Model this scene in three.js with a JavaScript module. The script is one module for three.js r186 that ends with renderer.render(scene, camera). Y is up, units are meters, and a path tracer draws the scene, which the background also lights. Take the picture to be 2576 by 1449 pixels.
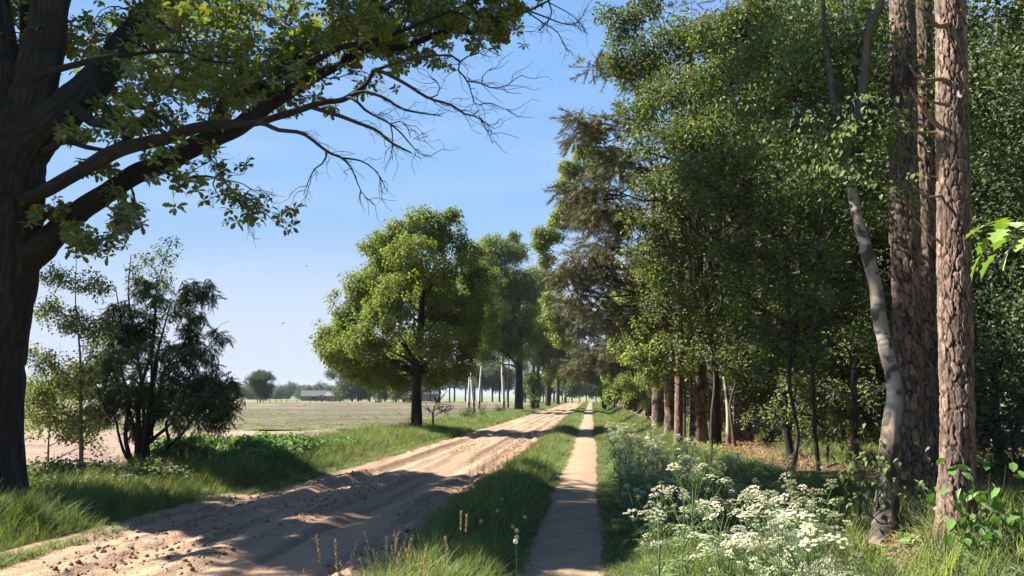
import * as THREE from 'three';
import { mergeGeometries } from 'three/addons/utils/BufferGeometryUtils.js';

// ------------------------------------------------------------------ camera, sky, sun, exposure
const F = 770, EYE = 1.6, PITCH = Math.atan(108 / F), YAW = Math.atan(80 * Math.cos(PITCH) / F);
const scene = new THREE.Scene();
const camera = new THREE.PerspectiveCamera(2 * Math.atan(288 / F) * 180 / Math.PI, 16 / 9, 0.05, 4000);
camera.rotation.order = 'YXZ';
camera.rotation.set(PITCH, YAW, 0);
camera.position.set(0, EYE, 0);
const renderer = new THREE.WebGLRenderer({ antialias: true });
renderer.toneMapping = THREE.LinearToneMapping;
renderer.toneMappingExposure = 4.2;
renderer.shadowMap.enabled = true;
const RIGHT = new THREE.Vector3(Math.cos(YAW), 0, -Math.sin(YAW)), AHEAD = new THREE.Vector3(-Math.sin(YAW), 0, -Math.cos(YAW));
const V = (x, y, z) => new THREE.Vector3(x, y, z);

// seeded random numbers and noise
function rng(seed) { let a = seed >>> 0; return () => { a = (a + 0x6D2B79F5) | 0; let t = Math.imul(a ^ (a >>> 15), 1 | a); t = (t + Math.imul(t ^ (t >>> 7), 61 | t)) ^ t; return ((t ^ (t >>> 14)) >>> 0) / 4294967296; }; }
const hash = (x, y, z = 0) => { let h = Math.imul(x, 374761393) ^ Math.imul(y, 668265263) ^ Math.imul(z, 1442695041); h = Math.imul(h ^ (h >>> 13), 1274126177); h ^= h >>> 16; return (h >>> 0) / 4294967296; };
const fade = (t) => t * t * (3 - 2 * t), lerp = (a, b, t) => a + (b - a) * t, clamp = (x, a = 0, b = 1) => Math.min(b, Math.max(a, x));
const step = (a, b, x) => fade(clamp((x - a) / (b - a)));
function noise2(x, y, s = 0, px = 0, py = 0) {
  const ix = Math.floor(x), iy = Math.floor(y), fx = fade(x - ix), fy = fade(y - iy);
  const w = (a, p) => p ? ((a % p) + p) % p : a;
  return lerp(lerp(hash(w(ix, px), w(iy, py), s), hash(w(ix + 1, px), w(iy, py), s), fx), lerp(hash(w(ix, px), w(iy + 1, py), s), hash(w(ix + 1, px), w(iy + 1, py), s), fx), fy);
}
function fbm(x, y, s = 0, oct = 4, px = 0, py = 0) { let v = 0, a = 0.5, n = 0; for (let i = 0; i < oct; i++) { v += a * noise2(x, y, s + i * 17, px, py); n += a; a *= 0.5; x *= 2; y *= 2; px *= 2; py *= 2; } return v / n; }
function noise3(x, y, z, s = 0) { const iz = Math.floor(z), fz = fade(z - iz); return lerp(noise2(x, y, s + iz * 101), noise2(x, y, s + (iz + 1) * 101), fz); }

{ // a clear May sky: deep blue above, paling to the horizon, with thin streaks of cirrus
  const w = 1024, h = 512, data = new Float32Array(w * h * 4);
  const stops = [[-90, 0.3, 0.33, 0.36], [0, 0.71, 0.79, 0.95], [4, 0.71, 0.8, 0.96], [7, 0.62, 0.76, 0.965], [11, 0.4, 0.63, 0.965], [16, 0.32, 0.58, 0.98], [24, 0.275, 0.53, 0.975], [34, 0.22, 0.46, 0.92], [55, 0.13, 0.31, 0.75], [90, 0.1, 0.25, 0.62]];
  for (let r = 0; r < h; r++) {
    const el = ((r + 0.5) / h - 0.5) * 180;
    let k = 1; while (k < stops.length - 1 && stops[k][0] < el) k++;
    const a = stops[k - 1], b = stops[k], t = clamp((el - a[0]) / (b[0] - a[0]));
    for (let c = 0; c < w; c++) {
      const az = (c + 0.5) / w, cir = el > 0 ? Math.pow(fbm(az * 24 + el * 0.05, el * 0.55 - az * 20, 5, 4, 0, 0), 2.2) * step(2, 8, el) * (1 - step(18, 40, el)) * 0.42 : 0;
      for (let j = 0; j < 3; j++) data[(r * w + c) * 4 + j] = 0.24 * lerp(lerp(a[j + 1], b[j + 1], t), [0.75, 0.83, 0.97][j], cir);
      data[(r * w + c) * 4 + 3] = 1;
    }
  }
  const t = new THREE.DataTexture(data, w, h, THREE.RGBAFormat, THREE.FloatType);
  t.mapping = THREE.EquirectangularReflectionMapping; t.magFilter = THREE.LinearFilter; t.needsUpdate = true;
  scene.background = t; scene.environment = t;
}
const SUN_UP = 43 * Math.PI / 180;
const toSun = RIGHT.clone().multiplyScalar(-1).addScaledVector(AHEAD, 0.19).normalize().multiplyScalar(Math.cos(SUN_UP)).setY(Math.sin(SUN_UP));
const sun = new THREE.DirectionalLight(new THREE.Color(1, 0.92, 0.79), 5);
sun.position.copy(toSun).multiplyScalar(80); sun.target.position.set(0, 0, -25); sun.position.add(sun.target.position);
sun.castShadow = true; sun.shadow.mapSize.set(4096, 4096); sun.shadow.radius = 1; sun.shadow.bias = -0.0005;
Object.assign(sun.shadow.camera, { left: -60, right: 60, top: 60, bottom: -60, near: 1, far: 220 });
scene.add(sun, sun.target);
scene.fog = new THREE.FogExp2(new THREE.Color(0.72, 0.84, 1), 0.00012);

// ------------------------------------------------------------------ placing: picture units of the photograph (2576 wide) at a real distance ahead
const U = 1024 / 2576;
function ray(px, py) { const x = px * U - 512, up = 288 - py * U; return [x, F * Math.sin(PITCH) + up * Math.cos(PITCH), F * Math.cos(PITCH) - up * Math.sin(PITCH)]; }
function at(px, py, d) { const [x, u, f] = ray(px, py); return V(0, EYE + u / f * d, 0).addScaledVector(RIGHT, x / f * d).addScaledVector(AHEAD, d); }
function onGround(px, py, y = 0) { const [x, u, f] = ray(px, py), t = (y - EYE) / u; return V(0, y, 0).addScaledVector(RIGHT, x * t).addScaledVector(AHEAD, f * t); }
const depthOf = (p) => p.dot(AHEAD);
const metres = (px, d) => px * U / F * d;

// ------------------------------------------------------------------ naming
const taken = {};
function numbered(n) { taken[n] = (taken[n] ?? -1) + 1; return taken[n] ? n + '_' + String(taken[n]).padStart(3, '0') : n; }
function thing(name, label, category, group, p = V(0, 0, 0)) {
  const g = new THREE.Group(); g.name = numbered(name); g.position.copy(p); g.userData = { label, category }; if (group) g.userData.group = group; scene.add(g); return g;
}
function part(name, geo, mat, parent, kind) {
  const m = new THREE.Mesh(geo, mat); m.name = name; m.castShadow = m.receiveShadow = true; if (kind) m.userData.kind = kind;
  if (parent) parent.add(m); else { m.name = numbered(name); scene.add(m); } return m;
}
function structure(name, geo, mat) { const m = part(name, geo, mat, null, 'structure'); return m; }
function copies(name, geo, mat, list, parent, kind = 'stuff') { // list of {m: Matrix4, c: [r,g,b]}
  const im = new THREE.InstancedMesh(geo, mat, Math.max(1, list.length)); im.name = parent ? name : numbered(name); im.castShadow = im.receiveShadow = true; im.userData.kind = kind;
  const col = new THREE.Color();
  list.forEach((e, i) => { im.setMatrixAt(i, e.m); im.setColorAt(i, col.setRGB(e.c[0], e.c[1], e.c[2])); });
  (parent || scene).add(im); return im;
}

// ------------------------------------------------------------------ materials and fine textures
function dataTex(n, fn, srgb = false) {
  const d = new Uint8Array(n * n * 4);
  for (let y = 0; y < n; y++) for (let x = 0; x < n; x++) { const v = fn(x / n, y / n), o = (y * n + x) * 4; for (let k = 0; k < 3; k++) d[o + k] = clamp(Array.isArray(v) ? v[k] : v) * 255; d[o + 3] = 255; }
  const t = new THREE.DataTexture(d, n, n); t.wrapS = t.wrapT = THREE.RepeatWrapping; t.magFilter = THREE.LinearFilter; t.minFilter = THREE.LinearMipmapLinearFilter; t.generateMipmaps = true; if (srgb) t.colorSpace = THREE.SRGBColorSpace; t.needsUpdate = true; return t;
}
function tiled(t, sx, sy) { const c = t.clone(); c.repeat.set(sx, sy); c.needsUpdate = true; return c; }
const grainTex = dataTex(512, (x, y) => 0.62 + 0.38 * (0.5 * fbm(x * 16, y * 16, 3, 3, 16, 16) + 0.5 * noise2(x * 170, y * 170, 9, 170, 170)), false);
const gravelTex = dataTex(512, (x, y) => { const p = noise2(x * 150, y * 150, 12, 150, 150), q = noise2(x * 70, y * 70, 13, 70, 70); return clamp(0.55 + 0.35 * fbm(x * 10, y * 10, 14, 3, 10, 10) + (p > 0.72 ? 0.2 : p < 0.2 ? -0.28 : 0) + (q < 0.16 ? -0.22 : 0)); });
const lumpTex = dataTex(512, (x, y) => { const a = fbm(x * 12, y * 12, 21, 5, 12, 12), b = noise2(x * 90, y * 90, 33, 90, 90); return a * 0.7 + 0.3 * b; });
const barkTex = dataTex(512, (x, y) => { const wv = fbm(x * 8, y * 4, 40, 3, 8, 4); const r = Math.abs(noise2(x * 22 + wv * 3, y * 5, 44, 22, 5) - 0.5) * 2; return clamp(0.25 + r * 0.9) * (0.75 + 0.25 * noise2(x * 120, y * 60, 47, 120, 60)); });
const ALBEDO = 0.57;
const std = (r, g, b, o = {}) => new THREE.MeshStandardMaterial({ color: new THREE.Color().setRGB(r * ALBEDO, g * ALBEDO, b * ALBEDO), roughness: 0.95, ...o });
const leafMat = (r, g, b, t = 0.42, coat = 0.0) => new THREE.MeshPhysicalMaterial({ color: new THREE.Color().setRGB(r * ALBEDO, g * ALBEDO, b * ALBEDO), roughness: 1, transmission: t, thickness: 0, side: THREE.DoubleSide, clearcoat: coat, clearcoatRoughness: 0.4 });
const M = {
  sand: std(1, 1, 1, { vertexColors: true, map: tiled(grainTex, 1, 1), bumpMap: tiled(lumpTex, 1, 1), bumpScale: 0.025 }),
  path: std(1, 1, 1, { vertexColors: true, map: tiled(gravelTex, 1, 1), bumpMap: tiled(gravelTex, 1, 1), bumpScale: 0.012 }),
  soil: std(1, 1, 1, { vertexColors: true, map: tiled(grainTex, 0.5, 0.5), bumpMap: tiled(lumpTex, 0.5, 0.5), bumpScale: 0.05 }),
  oakBark: std(1, 1, 1, { vertexColors: true, map: tiled(barkTex, 1.4, 0.7), bumpMap: tiled(barkTex, 1.4, 0.7), bumpScale: 0.02 }),
  pineBark: std(1, 1, 1, { vertexColors: true }),
  darkBark: std(0.075, 0.055, 0.042, { map: tiled(barkTex, 2, 0.8), bumpMap: tiled(barkTex, 2, 0.8), bumpScale: 0.02 }),
  pineFar: std(0.16, 0.105, 0.08, { map: tiled(barkTex, 2, 1), bumpMap: tiled(barkTex, 2, 1), bumpScale: 0.025 }),
  alderBark: std(0.17, 0.13, 0.1, { map: tiled(barkTex, 3, 1), bumpMap: tiled(barkTex, 3, 1), bumpScale: 0.008 }),
  birchBark: std(1, 1, 1, { vertexColors: true, roughness: 0.8 }),
  twig: std(0.045, 0.036, 0.03), paleTwig: std(0.2, 0.16, 0.12), deadWood: std(0.24, 0.17, 0.11),
  oakLeaf: leafMat(0.2, 0.285, 0.016, 0.48, 0.05), oakBright: leafMat(0.26, 0.36, 0.018, 0.42), birchLeaf: leafMat(0.14, 0.225, 0.02, 0.4, 0.06),
  alderLeaf: leafMat(0.13, 0.2, 0.014, 0.4, 0.05), rowanLeaf: leafMat(0.075, 0.125, 0.022, 0.38, 0.05), poplarLeaf: leafMat(0.27, 0.33, 0.045, 0.45, 0.05),
  needle: leafMat(0.17, 0.175, 0.08, 0.15), cone: leafMat(0.28, 0.205, 0.11, 0.1), grass: leafMat(0.18, 0.28, 0.022, 0.4), nettle: leafMat(0.12, 0.29, 0.016, 0.4),
  farLeaf: leafMat(0.1, 0.165, 0.035, 0.35), petal: leafMat(0.86, 0.83, 0.58, 0.3), fadedPetal: leafMat(0.5, 0.56, 0.26, 0.3), stem: leafMat(0.12, 0.23, 0.035, 0.2), maple: leafMat(0.25, 0.45, 0.02, 0.45, 0.1),
};

// ------------------------------------------------------------------ shapes: tapered tubes, leaves, sprigs, tufts
function tube(pts, radii, o = {}) {
  const sides = o.sides ?? 8, curve = new THREE.CatmullRomCurve3(pts, false, 'centripetal'), len = curve.getLength(), seg = o.seg ?? Math.max(3, Math.round(len / (o.every ?? 0.3)));
  const pos = [], uv = [], col = [], idx = [], P = V(0, 0, 0), T = V(0, 0, 0); let N = null;
  const around = o.around ?? Math.max(1, Math.round(2 * Math.PI * Math.max(...radii) * 1));
  for (let i = 0; i <= seg; i++) {
    const t = i / seg; curve.getPointAt(t, P); curve.getTangentAt(t, T);
    if (!N) { N = Math.abs(T.y) > 0.9 ? V(1, 0, 0) : V(0, 1, 0); }
    N.addScaledVector(T, -N.dot(T)).normalize(); const B = T.clone().cross(N);
    const f = t * (radii.length - 1), k = Math.min(radii.length - 2, Math.floor(f)), r0 = lerp(radii[k], radii[k + 1], f - k);
    for (let j = 0; j <= sides; j++) {
      const a = (j % sides) / sides * Math.PI * 2, s = o.surface ? o.surface((j % sides) / sides, t * len, t, r0) : null, r = r0 + (s ? s[0] : 0);
      pos.push(P.x + (N.x * Math.cos(a) + B.x * Math.sin(a)) * r, P.y + (N.y * Math.cos(a) + B.y * Math.sin(a)) * r, P.z + (N.z * Math.cos(a) + B.z * Math.sin(a)) * r);
      uv.push(j / sides * around, t * len); if (s) col.push(s[1], s[2], s[3]);
    }
  }
  for (let i = 0; i < seg; i++) for (let j = 0; j < sides; j++) { const a = i * (sides + 1) + j, b = a + sides + 1; idx.push(a, a + 1, b, a + 1, b + 1, b); }
  const n = pos.length / 3; pos.push(P.x + T.x * radii.at(-1) * 0.5, P.y + T.y * radii.at(-1) * 0.5, P.z + T.z * radii.at(-1) * 0.5); uv.push(0, len); if (col.length) col.push(...col.slice(-3));
  for (let j = 0; j < sides; j++) idx.push(seg * (sides + 1) + j, seg * (sides + 1) + j + 1, n);
  const g = new THREE.BufferGeometry();
  g.setAttribute('position', new THREE.Float32BufferAttribute(pos, 3)); g.setAttribute('uv', new THREE.Float32BufferAttribute(uv, 2)); if (col.length) g.setAttribute('color', new THREE.Float32BufferAttribute(col, 3));
  g.setIndex(idx); g.computeVertexNormals();
  const nm = g.attributes.normal; // close the seam
  for (let i = 0; i <= seg; i++) { const a = i * (sides + 1), b = a + sides, x = nm.getX(a) + nm.getX(b), y = nm.getY(a) + nm.getY(b), z = nm.getZ(a) + nm.getZ(b), l = Math.hypot(x, y, z) || 1; nm.setXYZ(a, x / l, y / l, z / l); nm.setXYZ(b, x / l, y / l, z / l); }
  return g;
}
function soup(tris) { const g = new THREE.BufferGeometry(); g.setAttribute('position', new THREE.Float32BufferAttribute(tris, 3)); g.computeVertexNormals(); return g; }
// a leaf as half outlines [along, across]; folded along the midrib and bent down towards its tip
const OUTLINES = {
  oak: [[0, 0.02], [0.14, 0.1], [0.24, 0.08], [0.36, 0.24], [0.46, 0.15], [0.6, 0.32], [0.7, 0.2], [0.84, 0.24], [0.95, 0.12], [1, 0]],
  redoak: [[0, 0.04], [0.1, 0.13], [0.22, 0.33], [0.3, 0.2], [0.4, 0.22], [0.54, 0.47], [0.6, 0.26], [0.7, 0.24], [0.8, 0.36], [0.85, 0.17], [1, 0]],
  birch: [[0, 0.02], [0.25, 0.36], [0.6, 0.24], [1, 0]],
  round: [[0, 0.03], [0.3, 0.34], [0.7, 0.3], [1, 0]],
  long: [[0, 0.02], [0.35, 0.17], [0.75, 0.12], [1, 0]],
  diamond: [[0, 0], [0.45, 0.32], [1, 0]],
};
function leafTris(kind, L, m, out, fold = 0.25, droop = 0.25) {
  const o = OUTLINES[kind], p = V(0, 0, 0);
  const put = (a, w, s) => { p.set(s * w * L, -droop * a * a * L + Math.abs(w) * fold * L, a * L).applyMatrix4(m); out.push(p.x, p.y, p.z); };
  for (const s of [-1, 1]) for (let i = 0; i < o.length - 1; i++) {
    const [a0, w0] = o[i], [a1, w1] = o[i + 1];
    if (w1 > 0 || i === 0) { put(a0, 0, s); put(a0, w0, s); put(a1, w1, s); }
    if (i < o.length - 2 && a1 > a0) { put(a0, 0, s); put(a1, w1, s); put(a1, 0, s); }
    if (i === o.length - 2) { put(a0, 0, s); put(a0, w0, s); put(1, 0, s); }
  }
}
const mat4 = (p, q, s = 1) => new THREE.Matrix4().compose(p, q, typeof s === 'number' ? V(s, s, s) : s);
const euler = (x, y, z, order = 'YXZ') => new THREE.Quaternion().setFromEuler(new THREE.Euler(x, y, z, order));
function sprig(kind, n, L, reach, seed, droop = 0.3) { // leaves round a short shoot that points up (+y)
  const r = rng(seed), out = [];
  for (let i = 0; i < n; i++) {
    const t = (i + r()) / n, yaw = i * 2.4 + r(), p = V(Math.cos(yaw) * reach * (0.2 + 0.5 * r()), reach * (t * 1.4 - 0.5), Math.sin(yaw) * reach * (0.2 + 0.5 * r()));
    leafTris(kind, L * (0.7 + 0.6 * r()), mat4(p, euler((r() - 0.35) * 1.3, Math.PI / 2 - yaw + (r() - 0.5), (r() - 0.5) * 1.2)), out, 0.2 + 0.2 * r(), droop);
  }
  return soup(out);
}
function rosette(kind, n, L, seed) { // leaves that radiate from the end of a shoot like a star
  const r = rng(seed), out = [];
  for (let i = 0; i < n; i++) { const yaw = i * 2.4 + r() * 0.5, up = (i / n) * 1.1 - 0.35; leafTris(kind, L * (0.65 + 0.55 * r()), mat4(V(Math.sin(yaw) * 0.012, 0.012 * up, Math.cos(yaw) * 0.012), euler(-up + (r() - 0.5) * 0.4, yaw, (r() - 0.5) * 0.9)), out, 0.2, 0.35); }
  return soup(out);
}
function hangingSprig(kind, n, L, len, seed) { // leaves along a thin drooping shoot that starts level along +z
  const r = rng(seed), out = [], bend = 0.7 + 0.4 * r();
  for (let i = 0; i < n; i++) {
    const t = (i + 0.4) / n, p = V((r() - 0.5) * 0.14, -bend * len * t * t * 0.6 + (r() - 0.5) * 0.08, len * t);
    leafTris(kind, L * (0.7 + 0.5 * r()), mat4(p, euler(0.5 + r() * 0.7, (i % 2 ? 1 : -1) * (0.4 + r()), (r() - 0.5) * 1.5)), out, 0.15, 0.3);
  }
  return soup(out);
}
function pinnateSprig(seed) { // four feathered leaves
  const r = rng(seed), out = [];
  for (let k = 0; k < 5; k++) {
    const base = mat4(V(0, k * 0.03, 0), euler(0.15 + r() * 0.6, k * 1.35 + r(), 0)), L = 0.2 + 0.07 * r();
    for (let i = 0; i < 7; i++) for (const s of i === 6 ? [0] : [-1, 1]) {
      const t = (i + 1.5) / 7.5, m = base.clone().multiply(mat4(V(s * 0.004, -0.3 * t * t * L, t * L), euler(0.1 + r() * 0.3, s * 1.1, 0)));
      leafTris('long', 0.07 * (1.1 - 0.4 * Math.abs(t - 0.5)), m, out, 0.1, 0.2);
    }
  }
  return soup(out);
}
function needleSprig(n, L, len, seed, wide = 0.0035) { // a bottle brush of needles round a shoot along +z
  const r = rng(seed), out = [], a = V(0, 0, 0), b = V(0, 0, 0);
  for (let i = 0; i < n; i++) {
    const t = Math.pow((i + 0.5) / n, 0.8), z = len * t, q = r() * 6.28, out2 = 0.55 + r() * 0.5, dy = -0.3 * t * t * len * 0.4;
    a.set(0, dy, z); b.set(Math.cos(q) * out2 * L, dy + Math.sin(q) * out2 * L, z + L * (0.5 + 0.4 * r()));
    const s = V(Math.sin(q), -Math.cos(q), r() - 0.5).multiplyScalar(wide);
    out.push(a.x - s.x, a.y - s.y, a.z - s.z, a.x + s.x, a.y + s.y, a.z + s.z, b.x, b.y, b.z);
  }
  return soup(out);
}
function tuft(n, h, spread, wide, seed, lean = 0.5) { // blades of grass
  const r = rng(seed), out = [];
  for (let i = 0; i < n; i++) {
    const q = r() * 6.28, rad = spread * Math.sqrt(r()), x = Math.cos(q) * rad, z = Math.sin(q) * rad, H = h * (0.45 + 0.75 * r()), q2 = r() * 6.28, bend = lean * H * (0.2 + r()), w = wide * (0.6 + 0.7 * r());
    const cx = Math.cos(q2), cz = Math.sin(q2), sx = -cz * w, sz = cx * w, P = [];
    for (const t of [0, 0.45, 0.8, 1]) P.push([x + cx * bend * t * t, H * (t - 0.25 * lean * t * t), z + cz * bend * t * t, 1 - t * t]);
    for (let k = 0; k < 3; k++) { const [ax, ay, az, aw] = P[k], [bx, by, bz, bw] = P[k + 1]; out.push(ax - sx * aw, ay, az - sz * aw, ax + sx * aw, ay, az + sz * aw, bx + sx * bw, by, bz + sz * bw); if (k < 2) out.push(ax - sx * aw, ay, az - sz * aw, bx + sx * bw, by, bz + sz * bw, bx - sx * bw, by, bz - sz * bw); }
  }
  return soup(out);
}
const G = {
  oak: [rosette('oak', 8, 0.115, 1), rosette('oak', 9, 0.105, 2), rosette('oak', 7, 0.12, 3)],
  oakMid: [sprig('round', 16, 0.11, 0.26, 4), sprig('round', 18, 0.1, 0.28, 5)],
  birch: [hangingSprig('birch', 15, 0.055, 0.45, 6), hangingSprig('birch', 13, 0.055, 0.38, 7), sprig('birch', 12, 0.055, 0.14, 8)],
  broad: [sprig('round', 14, 0.07, 0.2, 9), sprig('birch', 16, 0.065, 0.22, 10)],
  rowan: [pinnateSprig(11), pinnateSprig(12)],
  poplar: [sprig('round', 10, 0.06, 0.14, 13), sprig('birch', 9, 0.065, 0.15, 14)],
  pine: [needleSprig(70, 0.1, 0.3, 15), needleSprig(60, 0.09, 0.36, 16)],
  pineFar: [needleSprig(46, 0.16, 0.5, 17, 0.011), needleSprig(40, 0.15, 0.55, 18, 0.012)],
  far: [sprig('diamond', 14, 0.5, 0.7, 19, 0.2), sprig('diamond', 16, 0.42, 0.75, 20, 0.2)],
  mid: [sprig('diamond', 16, 0.17, 0.36, 21, 0.2), sprig('round', 15, 0.16, 0.36, 22, 0.2)],
};
const tint = (r, lo = 0.7, hi = 1.25, warm = 0.15) => { const b = lerp(lo, hi, r()), w = (r() - 0.4) * warm; return [b * (1 + w), b, b * (1 - w)]; };

// fills clumps [{c, r, flat}] with sprigs; gaps come from noise
function fill(clumps, per, r, o = {}) {
  const list = [], q = new THREE.Quaternion(), up = V(0, 1, 0), dir = V(0, 0, 0);
  for (const k of clumps) {
    const n = Math.round(per * k.r * k.r * (k.d ?? 1));
    for (let i = 0; i < n; i++) {
      dir.set(r() * 2 - 1, r() * 2 - 1, r() * 2 - 1); if (dir.lengthSq() > 1 || dir.lengthSq() < 0.01) { i--; continue; }
      dir.normalize(); const rad = Math.pow(r(), o.core ?? 0.5) * (r() < 0.14 ? 1.05 + 0.3 * r() : 1), p = k.c.clone().add(V(dir.x * k.r * rad, dir.y * k.r * rad * (k.flat ?? 0.75), dir.z * k.r * rad * (k.deep ?? 1)));
      if (noise3(p.x / (o.gap ?? 0.7), p.y / (o.gap ?? 0.7), p.z / (o.gap ?? 0.7), 7) < (o.thin ?? 0.38)) continue;
      if (o.skip && o.skip(p)) continue;
      const yaw = o.out ? Math.atan2(dir.x, dir.z) + (r() - 0.5) * 1.6 : r() * 6.28;
      q.setFromEuler(new THREE.Euler((o.pitch ?? 0) + (r() - 0.5) * (o.tilt ?? 1.2), yaw, (r() - 0.5) * (o.tilt ?? 1.2), 'YXZ'));
      list.push({ m: mat4(p, q, (o.size ?? 1) * (0.75 + 0.5 * r())), c: tint(r, o.lo, o.hi, o.warm), p });
    }
  }
  return list;
}
function foliage(name, geos, mat, list, tree) { geos.forEach((g, i) => copies(name, g, mat, list.filter((_, k) => k % geos.length === i).map((e) => ({ m: new THREE.Matrix4().makeTranslation(-tree.position.x, -tree.position.y, -tree.position.z).multiply(e.m), c: e.c })), tree)); }
const rel = (tree, pts) => pts.map((p) => p.clone().sub(tree.position));
function wander(a, b, r, amp, n = 4, sag = 0) { const out = [a.clone()]; for (let i = 1; i < n; i++) { const t = i / n; out.push(a.clone().lerp(b, t).add(V((r() - 0.5) * amp, (r() - 0.5) * amp - sag * Math.sin(t * Math.PI), (r() - 0.5) * amp))); } out.push(b.clone()); return out; }

// ------------------------------------------------------------------ the ground: road, path, verges, bank, fields
const ROAD = [-5.75, -1.9], PATH = [-0.88, 0.24];
const wave = (z, s) => (fbm(z * 0.35, 0.5, s, 3) - 0.5) * 0.5;
function roadY(x, z) {
  const drift = (fbm(z * 0.05, 1.5, 61, 2) - 0.5) * 0.9, xr = x + drift * 0.5;
  const tracks = (noise2(xr * 3.2, z * 0.04, 62) - 0.5) * 0.13 - 0.05 * (Math.exp(-((xr + 4.7) ** 2) / 0.05) + Math.exp(-((xr + 3.1) ** 2) / 0.05)) + (noise2(xr * 8, z * 0.12, 63) - 0.5) * 0.03;
  const churn = 0.55 * step(0.5, 0.72, fbm(xr * 1.3, z * 0.22, 64, 3)) + 1.1 * step(-2.6, -2.05, x + wave(z, 65)) * step(0.3, 0.6, fbm(x, z * 0.3, 66, 2));
  return -0.02 + tracks + (fbm(x * 2.2, z * 0.9, 67, 3) - 0.5) * 0.06 + churn * ((fbm(x * 6, z * 5, 68, 4) - 0.42) * 0.17 + 0.02);
}
const pathY = (x, z) => (fbm(x * 2, z * 0.7, 70, 3) - 0.5) * 0.03 - 0.015 * Math.cos((x - PATH[0]) / (PATH[1] - PATH[0]) * 6.28);
function leftY(x, z) { const t = clamp((-5.9 - x) / 1.2); return -0.06 + 0.14 * fade(t) - 0.1 * step(8.5, 11, -x) + (fbm(x * 0.8, z * 0.8, 71, 3) - 0.5) * 0.1 * t; }
function medianY(x, z) { const t = clamp((x + 2.05) / 1.35); return -0.07 + 0.13 * Math.sin(t * Math.PI) + (fbm(x * 2, z * 1.2, 72, 3) - 0.5) * 0.06; }
function bankY(x, z) { return -0.05 + 0.07 * step(0, 0.5, x) - 0.2 * step(0.5, 1.5, x) + 0.52 * step(1.6, 2.9, x + (fbm(z * 0.25, 3, 73, 2) - 0.5) * 0.8) + (fbm(x * 0.7, z * 0.7, 74, 4) - 0.5) * 0.16 * step(0.3, 1.2, x); }
function groundY(x, z) { return x < ROAD[0] ? leftY(x, z) : x < ROAD[1] ? roadY(x, z) : x < PATH[0] ? medianY(x, z) : x < PATH[1] ? pathY(x, z) : bankY(x, z); }
const along = (z0, z1, s0, g) => { const out = [z0]; let s = s0; while (out.at(-1) > z1) { out.push(out.at(-1) - s); s *= g; } return out; };
function sheet(name, xs, zs, yOf, colOf, m, place) {
  const pos = [], uv = [], col = [], idx = [], nx = xs.length;
  zs.forEach((b) => xs.forEach((a) => { const [x, z] = place ? place(a, b) : [a, b]; pos.push(x, yOf(x, z), z); uv.push(x, z); col.push(...colOf(x, z)); }));
  for (let i = 0; i < zs.length - 1; i++) for (let j = 0; j < nx - 1; j++) { const a = i * nx + j, b = a + nx; idx.push(a, a + 1, b, a + 1, b + 1, b); }
  const g = new THREE.BufferGeometry(); g.setAttribute('position', new THREE.Float32BufferAttribute(pos, 3)); g.setAttribute('uv', new THREE.Float32BufferAttribute(uv, 2)); g.setAttribute('color', new THREE.Float32BufferAttribute(col, 3)); g.setIndex(idx); g.computeVertexNormals();
  return structure(name, g, m);
}
const range = (a, b, n) => Array.from({ length: n + 1 }, (_, i) => lerp(a, b, i / n));
const mix3 = (a, b, t) => a.map((v, i) => lerp(v, b[i], t));
const SAND = [0.64, 0.42, 0.255], DAMP = [0.2, 0.115, 0.07], SOIL = [0.4, 0.265, 0.205], LITTER = [0.2, 0.115, 0.065], TURF = [0.1, 0.13, 0.035];
sheet('sand_road', range(-6.2, -1.6, 150), along(-2, -230, 0.028, 1.0068), roadY, (x, z) => {
  const n = fbm(x * 1.1, z * 0.35, 80, 4), d = step(0.52, 0.64, fbm((x + (fbm(z * 0.05, 1.5, 61, 2) - 0.5) * 0.45) * 3.6, z * 0.22, 81, 4)), e = step(-2.7, -2, x + wave(z, 65)) * step(0.35, 0.6, fbm(x * 2, z * 1.2, 82, 3));
  return mix3(mix3(SAND, [0.54, 0.33, 0.2], n), DAMP, clamp(0.55 * d + 0.7 * e));
}, M.sand);
sheet('gravel_path', range(-1.05, 0.42, 44), along(-2, -230, 0.03, 1.0075), pathY, (x, z) => {
  const n = fbm(x * 3, z * 1.5, 84, 4), e = step(0.36, 0.62, Math.abs(x + 0.345) + (fbm(x * 5, z * 3, 86, 2) - 0.5) * 0.3);
  return mix3(mix3([0.74, 0.51, 0.33], [0.58, 0.38, 0.23], n), [0.26, 0.2, 0.09], e * 0.6);
}, M.path);
const turfCol = (x, z) => mix3(TURF, [0.17, 0.13, 0.06], fbm(x * 1.5, z * 1.5, 87, 4));
sheet('left_verge', range(-12.5, -5.7, 40), along(-2, -230, 0.12, 1.015), leftY, turfCol, M.soil);
sheet('grass_median', range(-1.98, -0.72, 16), along(-2, -230, 0.1, 1.015), medianY, turfCol, M.soil);
sheet('wooded_bank', [...range(0, 4, 44), ...range(4.3, 40, 50)], along(-1, -230, 0.1, 1.014), bankY, (x, z) => {
  const lit = step(1.9, 2.7, x + (fbm(x, z, 90, 3) - 0.5) * 1.4); return mix3(turfCol(x, z), mix3(LITTER, [0.3, 0.19, 0.1], fbm(x * 2.5, z * 2.5, 91, 4)), lit * 0.95);
}, M.soil);
const sinY = Math.sin(YAW), cosY = Math.cos(YAW), byDistance = (x, a) => [x, -(a + x * sinY) / cosY];
const toRow = (t, far, near) => lerp(far, near, 1 - Math.pow(1 - t, 3));
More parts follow.
